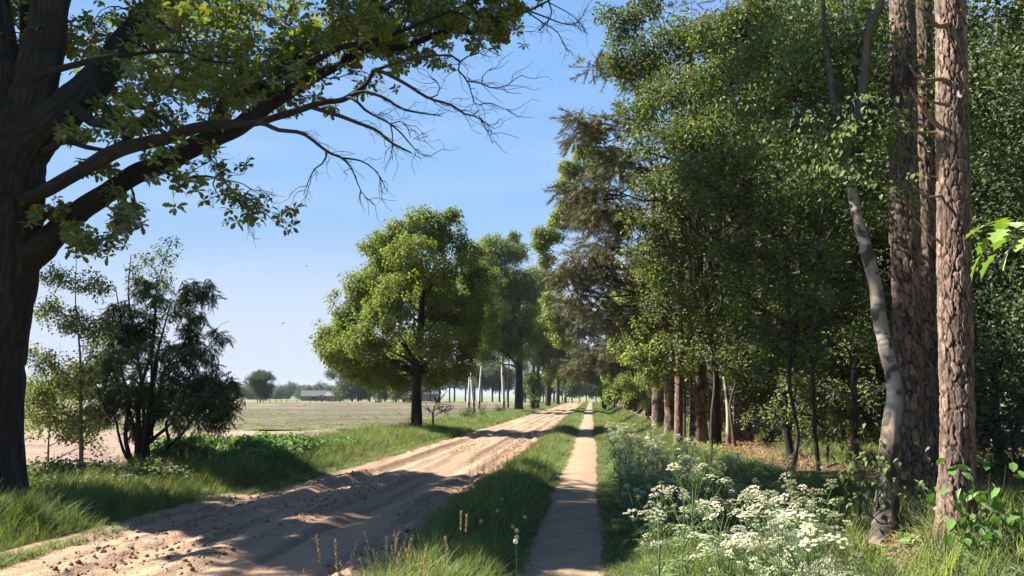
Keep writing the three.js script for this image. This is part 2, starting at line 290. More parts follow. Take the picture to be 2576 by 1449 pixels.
sheet('bare_field', range(0, 1, 170).map((t) => toRow(t, -75, -9.2)), along(-11, -37.5, 0.1, 1.004).map((a) => -a), (x, z) => 0.0 + (fbm(x * 0.9, z * 2.2, 92, 4) - 0.5) * 0.22, (x, z) => mix3(SOIL, mix3([0.5, 0.34, 0.27], [0.26, 0.17, 0.13], step(0.35, 0.65, fbm(x * 0.5, z * 2, 93, 3))), fbm(x * 1.2, z * 1.2, 94, 4)), M.soil, byDistance);
const furrow = (x, z) => { const u = x * RIGHT.x + z * RIGHT.z, a = x * AHEAD.x + z * AHEAD.z; return [u * 0.98 + a * 0.2, a - u * 0.16]; };
sheet('fallow_field', range(0, 1, 200).map((t) => toRow(t, -260, -8)), along(-36.5, -215, 0.22, 1.0125).map((a) => -a), (x, z) => { const [u, a] = furrow(x, z); return 0.03 + (fbm(u * 0.12, a * 0.9, 95, 4) - 0.5) * 0.5; }, (x, z) => {
  const [u, a] = furrow(x, z), g = step(0.42, 0.6, fbm(u * 0.03, a * 0.16, 96, 5)), n = fbm(u * 0.5, a * 1.4, 97, 3), near = 1 - step(37, 46, a + u * 0.16);
  return mix3(mix3([0.34, 0.235, 0.175], [0.13, 0.085, 0.065], step(0.4, 0.6, fbm(u * 0.02, a * 0.14, 98, 5))), mix3([0.2, 0.225, 0.075], [0.14, 0.165, 0.05], n), clamp(0.05 + 0.7 * g + near * 0.6));
}, M.soil, byDistance);
{ // the far meadows, to the horizon
  const pos = [], idx = [], col = [], uv = [], R = [1, 20, 60, 110, 200, 320, 500, 800, 1400, 2200], n = 64;
  R.forEach((r) => { for (let j = 0; j <= n; j++) { const a = j / n * 6.2832; pos.push(Math.cos(a) * r, -0.42, Math.sin(a) * r); uv.push(Math.cos(a) * r, Math.sin(a) * r); col.push(...mix3([0.2, 0.27, 0.075], [0.26, 0.3, 0.1], hash(j % n, Math.round(r), 5))); } });
  for (let i = 0; i < R.length - 1; i++) for (let j = 0; j < n; j++) { const a = i * (n + 1) + j, b = a + n + 1; idx.push(a, b, a + 1, a + 1, b, b + 1); }
  const g = new THREE.BufferGeometry(); g.setAttribute('position', new THREE.Float32BufferAttribute(pos, 3)); g.setAttribute('uv', new THREE.Float32BufferAttribute(uv, 2)); g.setAttribute('color', new THREE.Float32BufferAttribute(col, 3)); g.setIndex(idx.reverse()); g.computeVertexNormals();
  if (g.attributes.normal.getY(5) < 0) { g.setIndex(idx.reverse()); g.computeVertexNormals(); }
  structure('ground', g, M.soil);
}

// ------------------------------------------------------------------ trees
const C = (px, py, d, r, o = {}) => ({ c: at(px, py, d), r: metres(r, d), ...o });
const limbTo = (tree, a, b, r0, r1, r, mat, amp = 0.12, name = 'limb') => part(name, tube(rel(tree, wander(a, b, r, a.distanceTo(b) * amp, 4, -a.distanceTo(b) * 0.04)), [r0, lerp(r0, r1, 0.55), r1], { sides: 6, every: 0.4 }), mat, tree);
// a tree from a trunk line and clumps of leaves; every clump hangs on a limb of its own
function tree(o) {
  const r = rng(o.seed), t = thing(o.name, o.label, o.category ?? 'tree', o.group, o.trunk[0]);
  const curve = new THREE.CatmullRomCurve3(o.trunk, false, 'centripetal');
  part('trunk', tube(rel(t, o.trunk), o.radii, { sides: o.sides ?? 10, every: o.every ?? 0.35, surface: o.surface, around: o.around }), o.bark, t);
  const twigs = [];
  for (const k of o.clumps) {
    let best = 0.5, far = 1e9; // leave the trunk below the clump
    for (let s = o.low ?? 0.35; s <= 1; s += 0.05) { const p = curve.getPointAt(s), dy = k.c.y - p.y, dh = Math.hypot(k.c.x - p.x, k.c.z - p.z), cost = Math.abs(dy - dh * (o.rise ?? 0.6)) + 0.1 * dh; if (cost < far) { far = cost; best = s; } }
    const a = curve.getPointAt(best), rr = Math.max(0.012, Math.min(0.4 * lerp(o.radii[0], o.radii.at(-1), best), 0.02 + 0.02 * a.distanceTo(k.c)));
    if (!o.bare) limbTo(t, a, k.c, rr, 0.008, r, o.limbMat ?? o.bark.vertexColors ? (o.limbMat ?? M.twig) : o.bark, o.crook ?? 0.14);
    for (let i = 0; i < (o.twigs ?? 5); i++) twigs.push(tube(rel(t, wander(a.clone().lerp(k.c, 0.55 + 0.45 * r()), k.c.clone().add(V((r() - 0.5) * 1.7 * k.r, (r() - 0.4) * 1.5 * k.r, (r() - 0.5) * 1.7 * k.r)), r, 0.15 * k.r, 3)), [0.012, 0.003].map((v) => v * (o.twigSize ?? 1)), { sides: 4, seg: 5 }));
  }
  if (twigs.length) part('twigs', mergeGeometries(twigs), o.twigMat ?? M.twig, t, 'stuff');
  const list = fill(o.clumps, o.per, r, o.leaf ?? {});
  foliage(o.crown ?? 'crown', o.geos, o.leafMat, list, t);
  if (o.extra) foliage(o.extra.name, o.extra.geos, o.extra.mat, fill(o.clumps, o.extra.per, r, o.extra.leaf ?? o.leaf ?? {}), t);
  o.count = list.length;
  return t;
}

// ---- the great oak on the left: limbs follow the boughs one by one
{
  const D = 10.6, base = onGround(-42, 1292, 0.05), t = thing('oak_tree', 'massive dark oak with sprawling boughs reaching over the sandy road', 'tree', null, base), r = rng(501);
  const bark = (seed) => (u, v, f, r0) => { // ridged bark
    const n = Math.max(6, Math.round(r0 * 60)), w = fbm(u * 6, v * 1.1, seed, 2, 6, 0) * 2.2, c = Math.abs(noise2(u * n + w, v * 2.2, seed + 3, n, 0) - 0.5) * 2, k = clamp(c * 1.6), d = noise2(u * n * 2, v * 6, seed + 5, n * 2, 0);
    const flare = seed === 1 ? 0.32 * Math.exp(-v / 0.4) * (0.7 + 0.5 * Math.cos(u * 6.283 * 4 + 1)) : 0, tone = 0.55 + 0.45 * k + (d - 0.5) * 0.3;
    return [(k - 0.5) * 0.035 * clamp(r0 / 0.3, 0.25, 1) + (noise2(u * 4, v * 1.3, seed + 9, 4, 0) - 0.5) * 0.18 * r0 + flare, 0.066 * tone, 0.05 * tone, 0.038 * tone];
  };
  const P = (l) => l.map(([x, y, d]) => at(x, y, d ?? D));
  const limb = (pts, w, seed, name = 'limb', mat = M.oakBark) => { const p = Array.isArray(pts[0]) ? P(pts) : pts; part(name, tube(rel(t, p), w.map((x) => metres(x / 2, D)), { sides: w[0] > 30 ? 40 : w[0] > 12 ? 14 : 6, every: w[0] > 30 ? 0.04 : 0.12, surface: mat === M.oakBark ? bark(seed) : undefined }), mat, t); return new THREE.CatmullRomCurve3(p, false, 'centripetal'); };
  const trunkPts = [base.clone().add(V(0, -0.15, 0)), ...P([[-38, 1180], [-28, 1000], [-12, 820], [8, 650], [22, 500], [32, 380], [40, 300]])];
  part('trunk', tube(rel(t, trunkPts), [168, 156, 148, 152, 164, 164, 160, 140].map((x) => metres(x / 2, D)), { sides: 110, every: 0.025, surface: bark(1) }), M.oakBark, t);
  const leafy = [], add = (c, a, b, n) => leafy.push([c, a, b, n]);
  const L = {};
  L.left = limb([[20, 420], [14, 300], [4, 180], [-14, 40], [-40, -140], [-110, -420, 10.2]], [120, 96, 84, 74, 62, 44], 11); add(L.left, 0.4, 1, 26);
  L.stem = limb([[45, 400], [72, 290], [98, 170], [126, 30], [150, -120], [130, -380, 10.9], [180, -640, 11.4]], [130, 100, 84, 76, 66, 46, 22], 12); add(L.stem, 0.3, 1, 40);
  L.mid = limb([[55, 330, 10.9], [62, 200, 11.2], [66, 60, 11.5], [50, -150, 12]], [46, 36, 32, 18], 13); add(L.mid, 0.2, 1, 16);
  L.up = limb([[30, 420], [90, 345], [160, 285], [225, 225, 10.9], [275, 165, 11.4], [320, 100, 12], [385, 35, 12.8], [450, -25, 13.6], [560, -130, 14.8], [720, -260, 16]], [130, 96, 82, 76, 72, 66, 62, 56, 40, 14], 14); add(L.up, 0.25, 1, 50);
  L.straight = limb([[60, 505, 10.3], [100, 487, 10.2], [200, 432, 10], [283, 385, 9.9], [340, 366, 9.8], [417, 350, 9.8], [480, 326, 9.7], [560, 312, 9.7], [640, 309, 9.6], [700, 293, 9.6], [760, 274, 9.5], [810, 258, 9.4], [859, 252, 9.4], [892, 233, 9.4], [925, 205, 9.4], [940, 178, 9.4]], [36, 33, 34, 32, 34, 32, 31, 28, 25, 20, 18, 17, 15, 13, 11, 9], 15);
  L.low = limb([[30, 665], [100, 625], [160, 568, 10.7], [207, 527, 10.8], [260, 492, 10.9], [300, 465, 11], [350, 432, 11], [417, 410, 11.1], [467, 378, 11.2], [533, 348, 11.3], [600, 318, 11.4], [640, 288, 11.5], [700, 247, 11.6], [783, 200, 11.7], [859, 160, 11.8], [902, 131, 11.9], [946, 117, 12], [999, 121, 12], [1059, 103, 12.1], [1102, 84, 12.2], [1142, 77, 12.2], [1186, 81, 12.3], [1226, 55, 12.3], [1276, 43, 12.4], [1330, 27, 12.4], [1390, -4, 12.5]], [100, 76, 62, 58, 56, 54, 52, 52, 52, 48, 48, 44, 40, 36, 27, 25, 23, 21, 19, 17, 15, 13, 11, 9, 7, 4], 16); add(L.low, 0.42, 0.9, 46);
  L.rise = limb([[520, 352, 11.3], [545, 295, 11.4], [575, 243, 11.5], [650, 217, 11.7], [712, 190, 11.8], [745, 145, 11.9], [775, 110, 12], [859, 74, 12.2], [942, 33, 12.4], [1015, -6, 12.6], [1120, -70, 13]], [34, 30, 28, 27, 25, 23, 22, 20, 17, 13, 6], 17); add(L.rise, 0.2, 1, 60);
  L.rise2 = limb([[716, 188, 11.6], [800, 150, 11.4], [859, 120, 11.3], [950, 100, 11.2], [1040, 66, 11.1], [1130, 30, 11], [1220, -6, 11]], [20, 18, 16, 13, 11, 8, 5], 18); add(L.rise2, 0.2, 1, 40);
  L.thin = limb([[95, 195, 10.2], [130, 180, 10.1], [233, 153, 10], [333, 137, 9.9], [417, 128, 9.8], [467, 133, 9.7], [517, 152, 9.6], [590, 160, 9.6]], [18, 16, 13, 11, 10, 8, 6, 3], 19); add(L.thin, 0.35, 1, 16);
  L.hook = limb([[185, 265, 10.4], [205, 286, 10.2], [233, 307, 10.1], [267, 309, 10], [293, 293, 9.9], [317, 267, 9.8], [360, 270, 9.7], [400, 293, 9.7], [443, 320, 9.6]], [30, 27, 25, 23, 20, 15, 12, 10, 7], 20); add(L.hook, 0.5, 0.9, 10);
  L.wave = limb([[110, 380, 10.3], [135, 365, 10.1], [173, 357, 10], [217, 370, 9.9], [267, 377, 9.9], [300, 358, 9.8], [330, 345, 9.8]], [16, 14, 13, 12, 10, 8, 6], 21); add(L.wave, 0.3, 1, 7);
  L.prop = limb([[232, 210, 10.2], [262, 258, 10], [290, 302, 9.9], [322, 356, 9.85]], [9, 10, 10, 12], 22);
  L.under = limb([[400, 418, 11], [415, 434, 10.9], [467, 447, 10.8], [517, 443, 10.7], [562, 455, 10.6], [590, 488, 10.5], [606, 520, 10.5]], [10, 9, 7, 6, 5, 4, 2], 23); add(L.under, 0.3, 1, 12);
  L.drop = limb([[180, 572, 10.5], [196, 586, 10.3], [233, 603, 10.2], [283, 624, 10.1], [318, 618, 10.1]], [9, 7, 6, 4, 2], 24); add(L.drop, 0.25, 1, 13);
  L.hang = limb([[322, 448, 10.8], [330, 470, 10.7], [338, 510, 10.6], [318, 560, 10.6], [322, 585, 10.6]], [7, 6, 4, 3, 2], 25); add(L.hang, 0.15, 1, 13);
  L.stub = limb([[100, 558, 10.3], [118, 543, 10.2], [136, 522, 10.2]], [16, 12, 8], 26); add(L.stub, 0, 1, 3);
  // dead and bare boughs beyond the leaves
  const bare = [
    [[[640, 309, 9.6], [667, 312, 9.5], [700, 327, 9.4], [757, 334, 9.4], [800, 363, 9.3], [827, 384, 9.3], [859, 397, 9.3], [886, 427, 9.2], [899, 460, 9.2], [914, 490, 9.2], [940, 515, 9.2]], [13, 11, 10, 9, 8, 7, 6, 4, 3, 2, 1.4]],
    [[[859, 397, 9.3], [909, 405, 9.3], [942, 427, 9.3], [960, 452, 9.3], [974, 484, 9.3]], [5, 4, 3, 2, 1.4]], [[[822, 380, 9.3], [815, 408, 9.2], [792, 424, 9.2], [776, 455, 9.2], [764, 490, 9.2]], [5, 4, 3, 2, 1.4]],
    [[[940, 178, 9.4], [959, 180, 9.4], [1019, 210, 9.3], [1079, 247, 9.3], [1132, 263, 9.3], [1176, 290, 9.2], [1202, 293, 9.2], [1226, 330, 9.2], [1240, 362, 9.2]], [10, 9, 8, 7, 6, 5, 4, 2.5, 1.4]],
    [[[940, 178, 9.4], [1009, 155, 9.3], [1059, 143, 9.3], [1142, 143, 9.2], [1158, 160, 9.2], [1152, 174, 9.2], [1176, 204, 9.2], [1192, 254, 9.2], [1205, 275, 9.2], [1186, 292, 9.2]], [9, 8, 7, 6, 5.5, 5, 4, 3, 2, 1.4]],
    [[[1176, 204, 9.2], [1212, 210, 9.1], [1240, 222, 9.1], [1275, 215, 9.1], [1300, 195, 9.1], [1314, 188, 9.1]], [4, 3.5, 3, 2.5, 2, 1.2]], [[[1212, 210, 9.1], [1216, 188, 9.1], [1240, 170, 9.1]], [3, 2, 1.2]], [[[1158, 155, 9.2], [1180, 140, 9.2], [1210, 132, 9.2], [1214, 118, 9.2], [1190, 88, 9.2]], [4, 3, 2.5, 2, 1.4]],
    [[[1205, 265, 9.2], [1230, 258, 9.1], [1254, 268, 9.1], [1280, 278, 9.1]], [3, 2.5, 2, 1.2]], [[[1205, 293, 9.2], [1230, 315, 9.1], [1256, 308, 9.1]], [3, 2, 1.2]], [[[1079, 247, 9.3], [1104, 236, 9.3], [1105, 212, 9.3], [1080, 190, 9.3]], [3.5, 3, 2, 1.4]],
    [[[780, 268, 9.5], [820, 281, 9.4], [859, 293, 9.4], [902, 310, 9.3], [946, 327, 9.3], [986, 360, 9.2], [1034, 384, 9.2]], [11, 10, 9, 8, 7, 6, 3.5]], [[[880, 240, 9.4], [909, 230, 9.3], [969, 247, 9.3], [1009, 273, 9.3], [1052, 283, 9.3], [1112, 292, 9.3]], [8, 7.5, 7, 6, 4.5, 2]],
    [[[870, 245, 9.4], [892, 250, 9.3], [919, 277, 9.3], [982, 312, 9.2], [1010, 336, 9.2], [1032, 362, 9.2], [1058, 388, 9.2], [1086, 392, 9.2]], [8, 7, 6, 5, 4, 3.5, 2, 1.2]], [[[982, 312, 9.2], [988, 345, 9.2], [986, 385, 9.2], [988, 404, 9.2]], [3.5, 3, 2, 1.2]], [[[982, 312, 9.2], [1010, 305, 9.2], [1030, 330, 9.2], [1036, 350, 9.2], [1080, 341, 9.2]], [3, 2.5, 2, 1.8, 1.2]],
    [[[1330, 27, 12.4], [1370, 42, 12.3], [1420, 60, 12.2], [1450, 58, 12.2], [1482, 12, 12.1]], [6, 5, 4, 3, 1.6]], [[[1326, 30, 12.4], [1370, 60, 12.2], [1400, 78, 12.2], [1418, 112, 12.2], [1430, 132, 12.1]], [5, 4, 3, 2.5, 1.4]], [[[1380, 0, 12.5], [1386, 40, 12.3], [1355, 78, 12.2]], [5, 4, 4]], [[[1376, 4, 12.4], [1440, 40, 12.2], [1480, 85, 12.1], [1446, 62, 12.1]], [4, 3, 2, 1.2]], [[[1186, 81, 12.2], [1215, 118, 12], [1256, 139, 12]], [4, 3, 1.6]], [[[1290, 45, 12.3], [1318, 80, 12.2], [1340, 78, 12.2]], [3, 2, 1.2]],
    [[[512, 368, 10.8], [540, 408, 10.6], [570, 430, 10.6], [583, 436, 10.6]], [4, 3, 2, 1.2]], [[[560, 453, 10.6], [610, 462, 10.5], [640, 480, 10.5], [662, 476, 10.5]], [3.5, 3, 2, 1.2]], [[[600, 500, 10.5], [612, 540, 10.5], [622, 560, 10.5], [632, 582, 10.5]], [3, 2.5, 2, 1]],
  ];
  const shoots = [];
  bare.forEach(([pts, w], i) => {
    const c = limb(pts, w, 30, 'dead_branch', M.twig), n = Math.round(c.getLength() * 9);
    for (let k = 0; k < n; k++) { // fine bare twigs
      const f = 0.25 + 0.75 * r(), a = c.getPointAt(f), d = c.getTangentAt(f).add(V((r() - 0.5) * 1.3, (r() - 0.5) * 1.3, (r() - 0.5) * 1.3)).normalize(), l = 0.15 + 0.4 * r() * (1.2 - f * 0.5), b = a.clone().addScaledVector(d, l);
      shoots.push(tube(rel(t, wander(a, b, r, l * 0.3, 3)), [0.0045, 0.0018], { sides: 4, seg: 5 }));
      if (r() < 0.5) { const e = a.clone().lerp(b, 0.5), e2 = e.clone().add(V((r() - 0.5) * 0.3, (r() - 0.5) * 0.3, (r() - 0.5) * 0.3)); shoots.push(tube(rel(t, wander(e, e2, r, 0.08, 3)), [0.003, 0.0013], { sides: 3, seg: 4 })); }
    }
  });
  const list = [];
  const leaves = (p, n, spread) => { for (let i = 0; i < n; i++) { const q = p.clone().add(V((r() - 0.5) * spread, (r() - 0.5) * spread * 0.8, (r() - 0.5) * spread)); if (depthOf(q) < 11.6 && q.y < 6.6 && q.dot(RIGHT) > -5.6 && r() < 0.25) continue; list.push({ m: mat4(q, euler((r() - 0.5) * 1.8, r() * 6.28, (r() - 0.5) * 1.8), 0.75 + 0.5 * r()), c: r() < 0.1 ? [1.6, 1.15, 1.3] : tint(r, 0.7, 1.25, 0.25) }); } };
  for (const [c, a, b, n0] of leafy) for (let i = 0, n = Math.ceil(n0 * 0.5); i < n; i++) {
    const f = lerp(a, b, (i + r()) / n), p = c.getPointAt(f), d = c.getTangentAt(f).multiplyScalar(0.5).add(V((r() - 0.5) * 1.5, 0.15 + (r() - 0.4) * 1.4, (r() - 0.5) * 1.8)).normalize(), l = (0.4 + 0.9 * r()) * clamp(c.getLength() / 2.2, 0.25, 1), e = p.clone().addScaledVector(d, l);
    shoots.push(tube(rel(t, wander(p, e, r, l * 0.22, 4)), [0.014 * clamp(l, 0.4, 1), 0.004], { sides: 4, seg: 6 }));
    const m = Math.round(3 + l * 7); for (let k = 0; k < m; k++) { const s = p.clone().lerp(e, 0.35 + 0.65 * (k + 1) / m), side = s.clone().add(V((r() - 0.5) * 0.55 * l, (r() - 0.4) * 0.4 * l, (r() - 0.5) * 0.55 * l)); shoots.push(tube(rel(t, [s, s.clone().lerp(side, 0.5).add(V(0, 0.03, 0)), side]), [0.004, 0.002], { sides: 3, seg: 3 })); leaves(side, r() < 0.35 ? 2 : 1, 0.2); }
  }
  // leafy side boughs: each springs from the nearest limb and ends in a cluster of leaves
  const marks = []; for (const c of Object.values(L)) for (let i = 2; i <= 20; i++) marks.push(c.getPointAt(i / 20));
  for (const [x, y, d, s, n] of [[250, 130, 12, 90, 34], [330, 60, 13, 80, 34], [420, 150, 12, 100, 40], [480, 60, 13, 110, 50], [390, 230, 11, 80, 30], [300, 230, 12.5, 60, 22], [230, 280, 10.8, 40, 10], [560, 130, 12.5, 110, 50], [510, 220, 11.5, 80, 34], [640, 150, 12.5, 90, 40], [590, 60, 13.5, 80, 30], [700, 60, 13, 120, 60], [760, 150, 12.5, 80, 40], [850, 40, 13, 130, 70], [960, 60, 12.6, 110, 60], [1060, 40, 12.6, 90, 44], [1150, 40, 12.4, 80, 32], [1230, 50, 12.3, 60, 20], [1260, 95, 12.2, 22, 8], [330, 290, 10.6, 50, 14], [430, 300, 10.6, 60, 18], [170, 80, 12, 50, 22], [200, 340, 10.4, 30, 8], [700, 220, 11.8, 80, 30], [560, 260, 11.6, 80, 30], [640, 260, 11.6, 60, 18], [260, 430, 10.8, 40, 10], [380, 395, 10.8, 50, 12], [470, 470, 10.7, 34, 9], [590, 510, 10.5, 32, 11], [250, 605, 10.2, 40, 12], [330, 520, 10.6, 22, 8], [140, 545, 10.2, 20, 6], [900, 235, 9.6, 26, 6], [1240, 110, 12.2, 16, 5], [60, 40, 12, 30, 10], [20, 350, 11.6, 30, 8], [200, 60, 15, 90, 40], [330, 130, 15.5, 90, 40], [460, 180, 15, 90, 36], [120, 150, 14, 50, 24], [420, 40, 16, 90, 40], [250, 200, 16, 70, 30], [560, 40, 15.5, 90, 36]]) {
    const k = n > 25 ? 3 : 1;
    for (let j = 0; j < k; j++) {
      const e = at(x + (r() - 0.5) * s * 1.1, y + (r() - 0.5) * s * 0.9, d + (k > 1 ? (j - 1) * 1.1 + (r() - 0.5) : (r() - 0.5) * 0.5)); let from = marks[0], best = 1e9;
      for (const m of marks) { const q = m.distanceTo(e) + Math.max(0, m.y - e.y) * 0.8; if (q < best) { best = q; from = m; } }
      const len = from.distanceTo(e); if (len > 0.25) shoots.push(tube(rel(t, wander(from, e, r, len * 0.22, 5, -len * 0.05)), [0.012 + 0.008 * len, 0.006 + 0.004 * len, 0.003], { sides: 5, seg: 12 }));
      const rad = metres(s, d) * 0.75; for (let i = 0; i < n / k; i++) { const p = e.clone().add(V((r() - 0.5) * 2 * rad, (r() - 0.5) * 1.3 * rad, (r() - 0.5) * 2 * rad)), b = from.clone().lerp(e, 0.6 + 0.4 * r()); if (i % 2) shoots.push(tube(rel(t, wander(b, p, r, 0.12, 3)), [0.006, 0.002], { sides: 3, seg: 4 })); leaves(p, 1, 0.12); if (r() < 0.5) leaves(p, 1, 0.4); }
    }
  }
  // the rest of the crown, above and left of the view, on boughs of its own
  for (let i = 0; i < 58; i++) {
    const high = i >= 36, dd = (high ? 8 : 9.4) + 10.2 * ((i * 0.618) % 1), left = high ? -12 + 10 * ((i * 0.381) % 1) : -0.7 * dd - 0.8 - 4.2 * ((i * 0.381) % 1), e = V(0, 0, 0).addScaledVector(AHEAD, dd).addScaledVector(RIGHT, left); e.y = high ? 7 + 5 * r() - 0.93 * left : Math.max(4, 0.93 * (-8 + 9 * r() - left)); e.y = Math.min(e.y, 19);
    const c = limb(wander((i % 3 ? L.stem : L.left).getPointAt(0.7 + 0.25 * r()), e, r, 0.6, 5, -0.3), [36, 28, 20, 14, 7], 40 + i), n = 10;
    for (let k = 0; k < n; k++) {
      const p = c.getPointAt(0.3 + 0.7 * (k + 1) / n), b = p.clone().add(V((r() - 0.5) * 2.6, (r() - 0.3) * 1.6, (r() - 0.5) * 2.6)); shoots.push(tube(rel(t, wander(p, b, r, 0.3, 3)), [0.02, 0.006], { sides: 4, seg: 4 }));
      for (let j = 0; j < 26; j++) { const w = p.clone().lerp(b, 0.2 + 0.8 * r()).add(V((r() - 0.5) * 1.1, (r() - 0.5) * 0.7, (r() - 0.5) * 1.1)), wd = depthOf(w), line = w.y + 0.93 * w.dot(RIGHT); if (line > 1.2 && line < 6 && r() > 0.04) continue; if (noise3(w.x / 1.0, w.y / 1.0, w.z / 1.0, 9) > 0.565 && (w.y > 1.9 + 0.555 * wd || w.dot(RIGHT) < -0.7 * wd)) leaves(w, 8, 0.4); }
    }
  }
  part('twigs', mergeGeometries(shoots), M.twig, t, 'stuff');
  foliage('crown', G.oak, M.oakLeaf, list, t);
}

// ---- young trees and bushes on the left verge
{
  const b1 = onGround(205, 1190, 0.05), d1 = depthOf(b1);
  tree({ name: 'young_aspen', label: 'slender pale green young tree beside the great oak trunk', seed: 601, trunk: [b1, at(203, 1050, d1), at(202, 900, d1), at(190, 760, d1), at(192, 640, d1), at(188, 590, d1)], radii: [0.045, 0.035, 0.025, 0.015, 0.008, 0.004], bark: M.paleTwig, low: 0.2,
    clumps: [C(190, 640, d1, 26), C(150, 700, d1, 45), C(230, 720, d1, 50), C(130, 780, d1 + 0.3, 50), C(180, 820, d1, 60), C(250, 830, d1, 50), C(110, 900, d1, 50), C(150, 950, d1 + 0.4, 70), C(100, 1000, d1, 50), C(200, 960, d1, 60), C(130, 1060, d1, 60), C(90, 1060, d1 - 0.5, 40), C(210, 1060, d1, 50)], per: 560, geos: G.poplar, leafMat: M.poplarLeaf, leaf: { thin: 0.42, gap: 0.45 }, twigs: 6, twigSize: 0.5 });
  const b2 = onGround(355, 1180, 0.05), d2 = depthOf(b2), t = thing('rowan_bush', 'dark multi-stemmed bush with feathery leaves left of the nettles', 'bush', null, b2), r = rng(611);
  for (const [x, y, k] of [[290, 720, 0.03], [330, 640, 0.03], [395, 700, 0.04], [430, 760, 0.035], [480, 760, 0.035], [520, 880, 0.03], [560, 960, 0.028], [260, 850, 0.028], [240, 960, 0.024], [470, 960, 0.03], [400, 850, 0.03]]) part('stem', tube(rel(t, wander(b2.clone().add(V((r() - 0.5) * 0.4, 0, (r() - 0.5) * 0.4)), at(x, y, d2 + (r() - 0.5) * 2), r, 0.25, 5, 0.1)), [k * 1.8, k * 1.2, k * 0.8, k * 0.3], { sides: 7, every: 0.2 }), M.darkBark, t);
  part('stem', tube(rel(t, [b2.clone().add(V(0.05, -0.1, 0)), at(362, 1130, d2), at(368, 1080, d2), at(385, 1020, d2)]), [0.17, 0.12, 0.09, 0.06], { sides: 12, every: 0.1 }), M.darkBark, t);
  const cl = [C(300, 790, d2, 62), C(350, 730, d2, 45), C(340, 830, d2 + 0.4, 80), C(420, 770, d2, 70), C(500, 740, d2, 45), C(470, 850, d2, 85), C(530, 880, d2, 60), C(290, 900, d2, 80), C(400, 920, d2 - 0.5, 90), C(500, 960, d2, 85), C(560, 960, d2 - 0.4, 55), C(300, 1000, d2, 80), C(400, 1020, d2, 80), C(500, 1050, d2 - 0.3, 70), C(555, 1020, d2 - 0.3, 50), C(230, 1040, d2 + 0.5, 60), C(480, 1130, d2, 45), C(250, 950, d2 + 0.8, 60), C(540, 1080, d2, 30), C(330, 1090, d2 + 0.5, 50)];
  const tw = []; for (const k of cl) for (let i = 0; i < 8; i++) { const a = k.c.clone().add(V((r() - 0.5) * k.r, -k.r * 0.6 * r(), (r() - 0.5) * k.r)); tw.push(tube(rel(t, wander(a, a.clone().add(V((r() - 0.5) * k.r * 1.6, k.r * (0.2 + 0.6 * r()), (r() - 0.5) * k.r * 1.6)), r, 0.1, 3)), [0.009, 0.003], { sides: 4, seg: 4 })); }
  part('twigs', mergeGeometries(tw), M.twig, t, 'stuff');
  foliage('crown', G.rowan, M.rowanLeaf, fill(cl, 230, r, { thin: 0.465, gap: 0.42, lo: 0.6, hi: 1.3, tilt: 1.4 }), t);
  const cl2 = [C(410, 650, d2 + 0.5, 40), C(370, 660, d2 + 0.6, 28), C(430, 612, d2 + 0.5, 22), C(340, 690, d2 + 0.6, 32), C(400, 710, d2 + 0.5, 45), C(405, 790, d2 + 0.6, 50), C(380, 840, d2 + 0.8, 55), C(280, 870, d2 + 1.2, 60)], b3 = onGround(385, 1160, 0.05);
  tree({ name: 'wild_cherry', label: 'tall thin sapling rising through the top of the dark feathery bush', seed: 612, trunk: [b3, at(380, 1000, d2 + 0.5), at(385, 850, d2 + 0.5), at(400, 700, d2 + 0.5), at(432, 605, d2 + 0.5)], radii: [0.05, 0.035, 0.022, 0.01, 0.003], bark: M.darkBark, low: 0.5, clumps: cl2, per: 200, geos: G.poplar, leafMat: M.alderLeaf, leaf: { thin: 0.42, gap: 0.4, warm: 0.4 }, twigs: 6, twigSize: 0.5 });
  const b4 = onGround(120, 1180, 0.05), d4 = depthOf(b4) + 0.6;
  tree({ name: 'bramble_bush', label: 'low sunlit green bush behind the oak trunk at the field edge', category: 'bush', seed: 613, trunk: [b4, at(122, 1120, d4), at(125, 1060, d4)], radii: [0.03, 0.02, 0.01], bark: M.darkBark, low: 0.1, clumps: [C(120, 1060, d4, 70), C(90, 990, d4, 55), C(180, 1090, d4, 60), C(140, 1010, d4 + 1, 60), C(210, 1120, d4, 50)], per: 200, geos: G.broad, leafMat: M.oakBright, leaf: { thin: 0.4, gap: 0.4 }, twigs: 6, twigSize: 0.5 });
  const b5 = onGround(170, 1230, 0.05), d5 = depthOf(b5);
  tree({ name: 'undergrowth_shrub', label: 'dark low shrub at the foot of the multi-stemmed bush', category: 'bush', seed: 614, trunk: [b5, at(172, 1200, d5), at(175, 1160, d5)], radii: [0.02, 0.014, 0.006], bark: M.darkBark, low: 0.1, clumps: [C(100, 1210, d5, 50), C(170, 1200, d5, 55), C(250, 1210, d5, 50), C(310, 1205, d5, 46), C(70, 1245, d5 - 0.6, 40), C(380, 1200, d5, 36), C(440, 1205, d5, 30), C(130, 1250, d5 - 1, 36), C(210, 1250, d5 - 1, 34), C(300, 1240, d5 - 0.8, 34)], per: 800, geos: G.broad, leafMat: M.alderLeaf, leaf: { thin: 0.4, gap: 0.4 }, twigs: 5, twigSize: 0.5 });
}

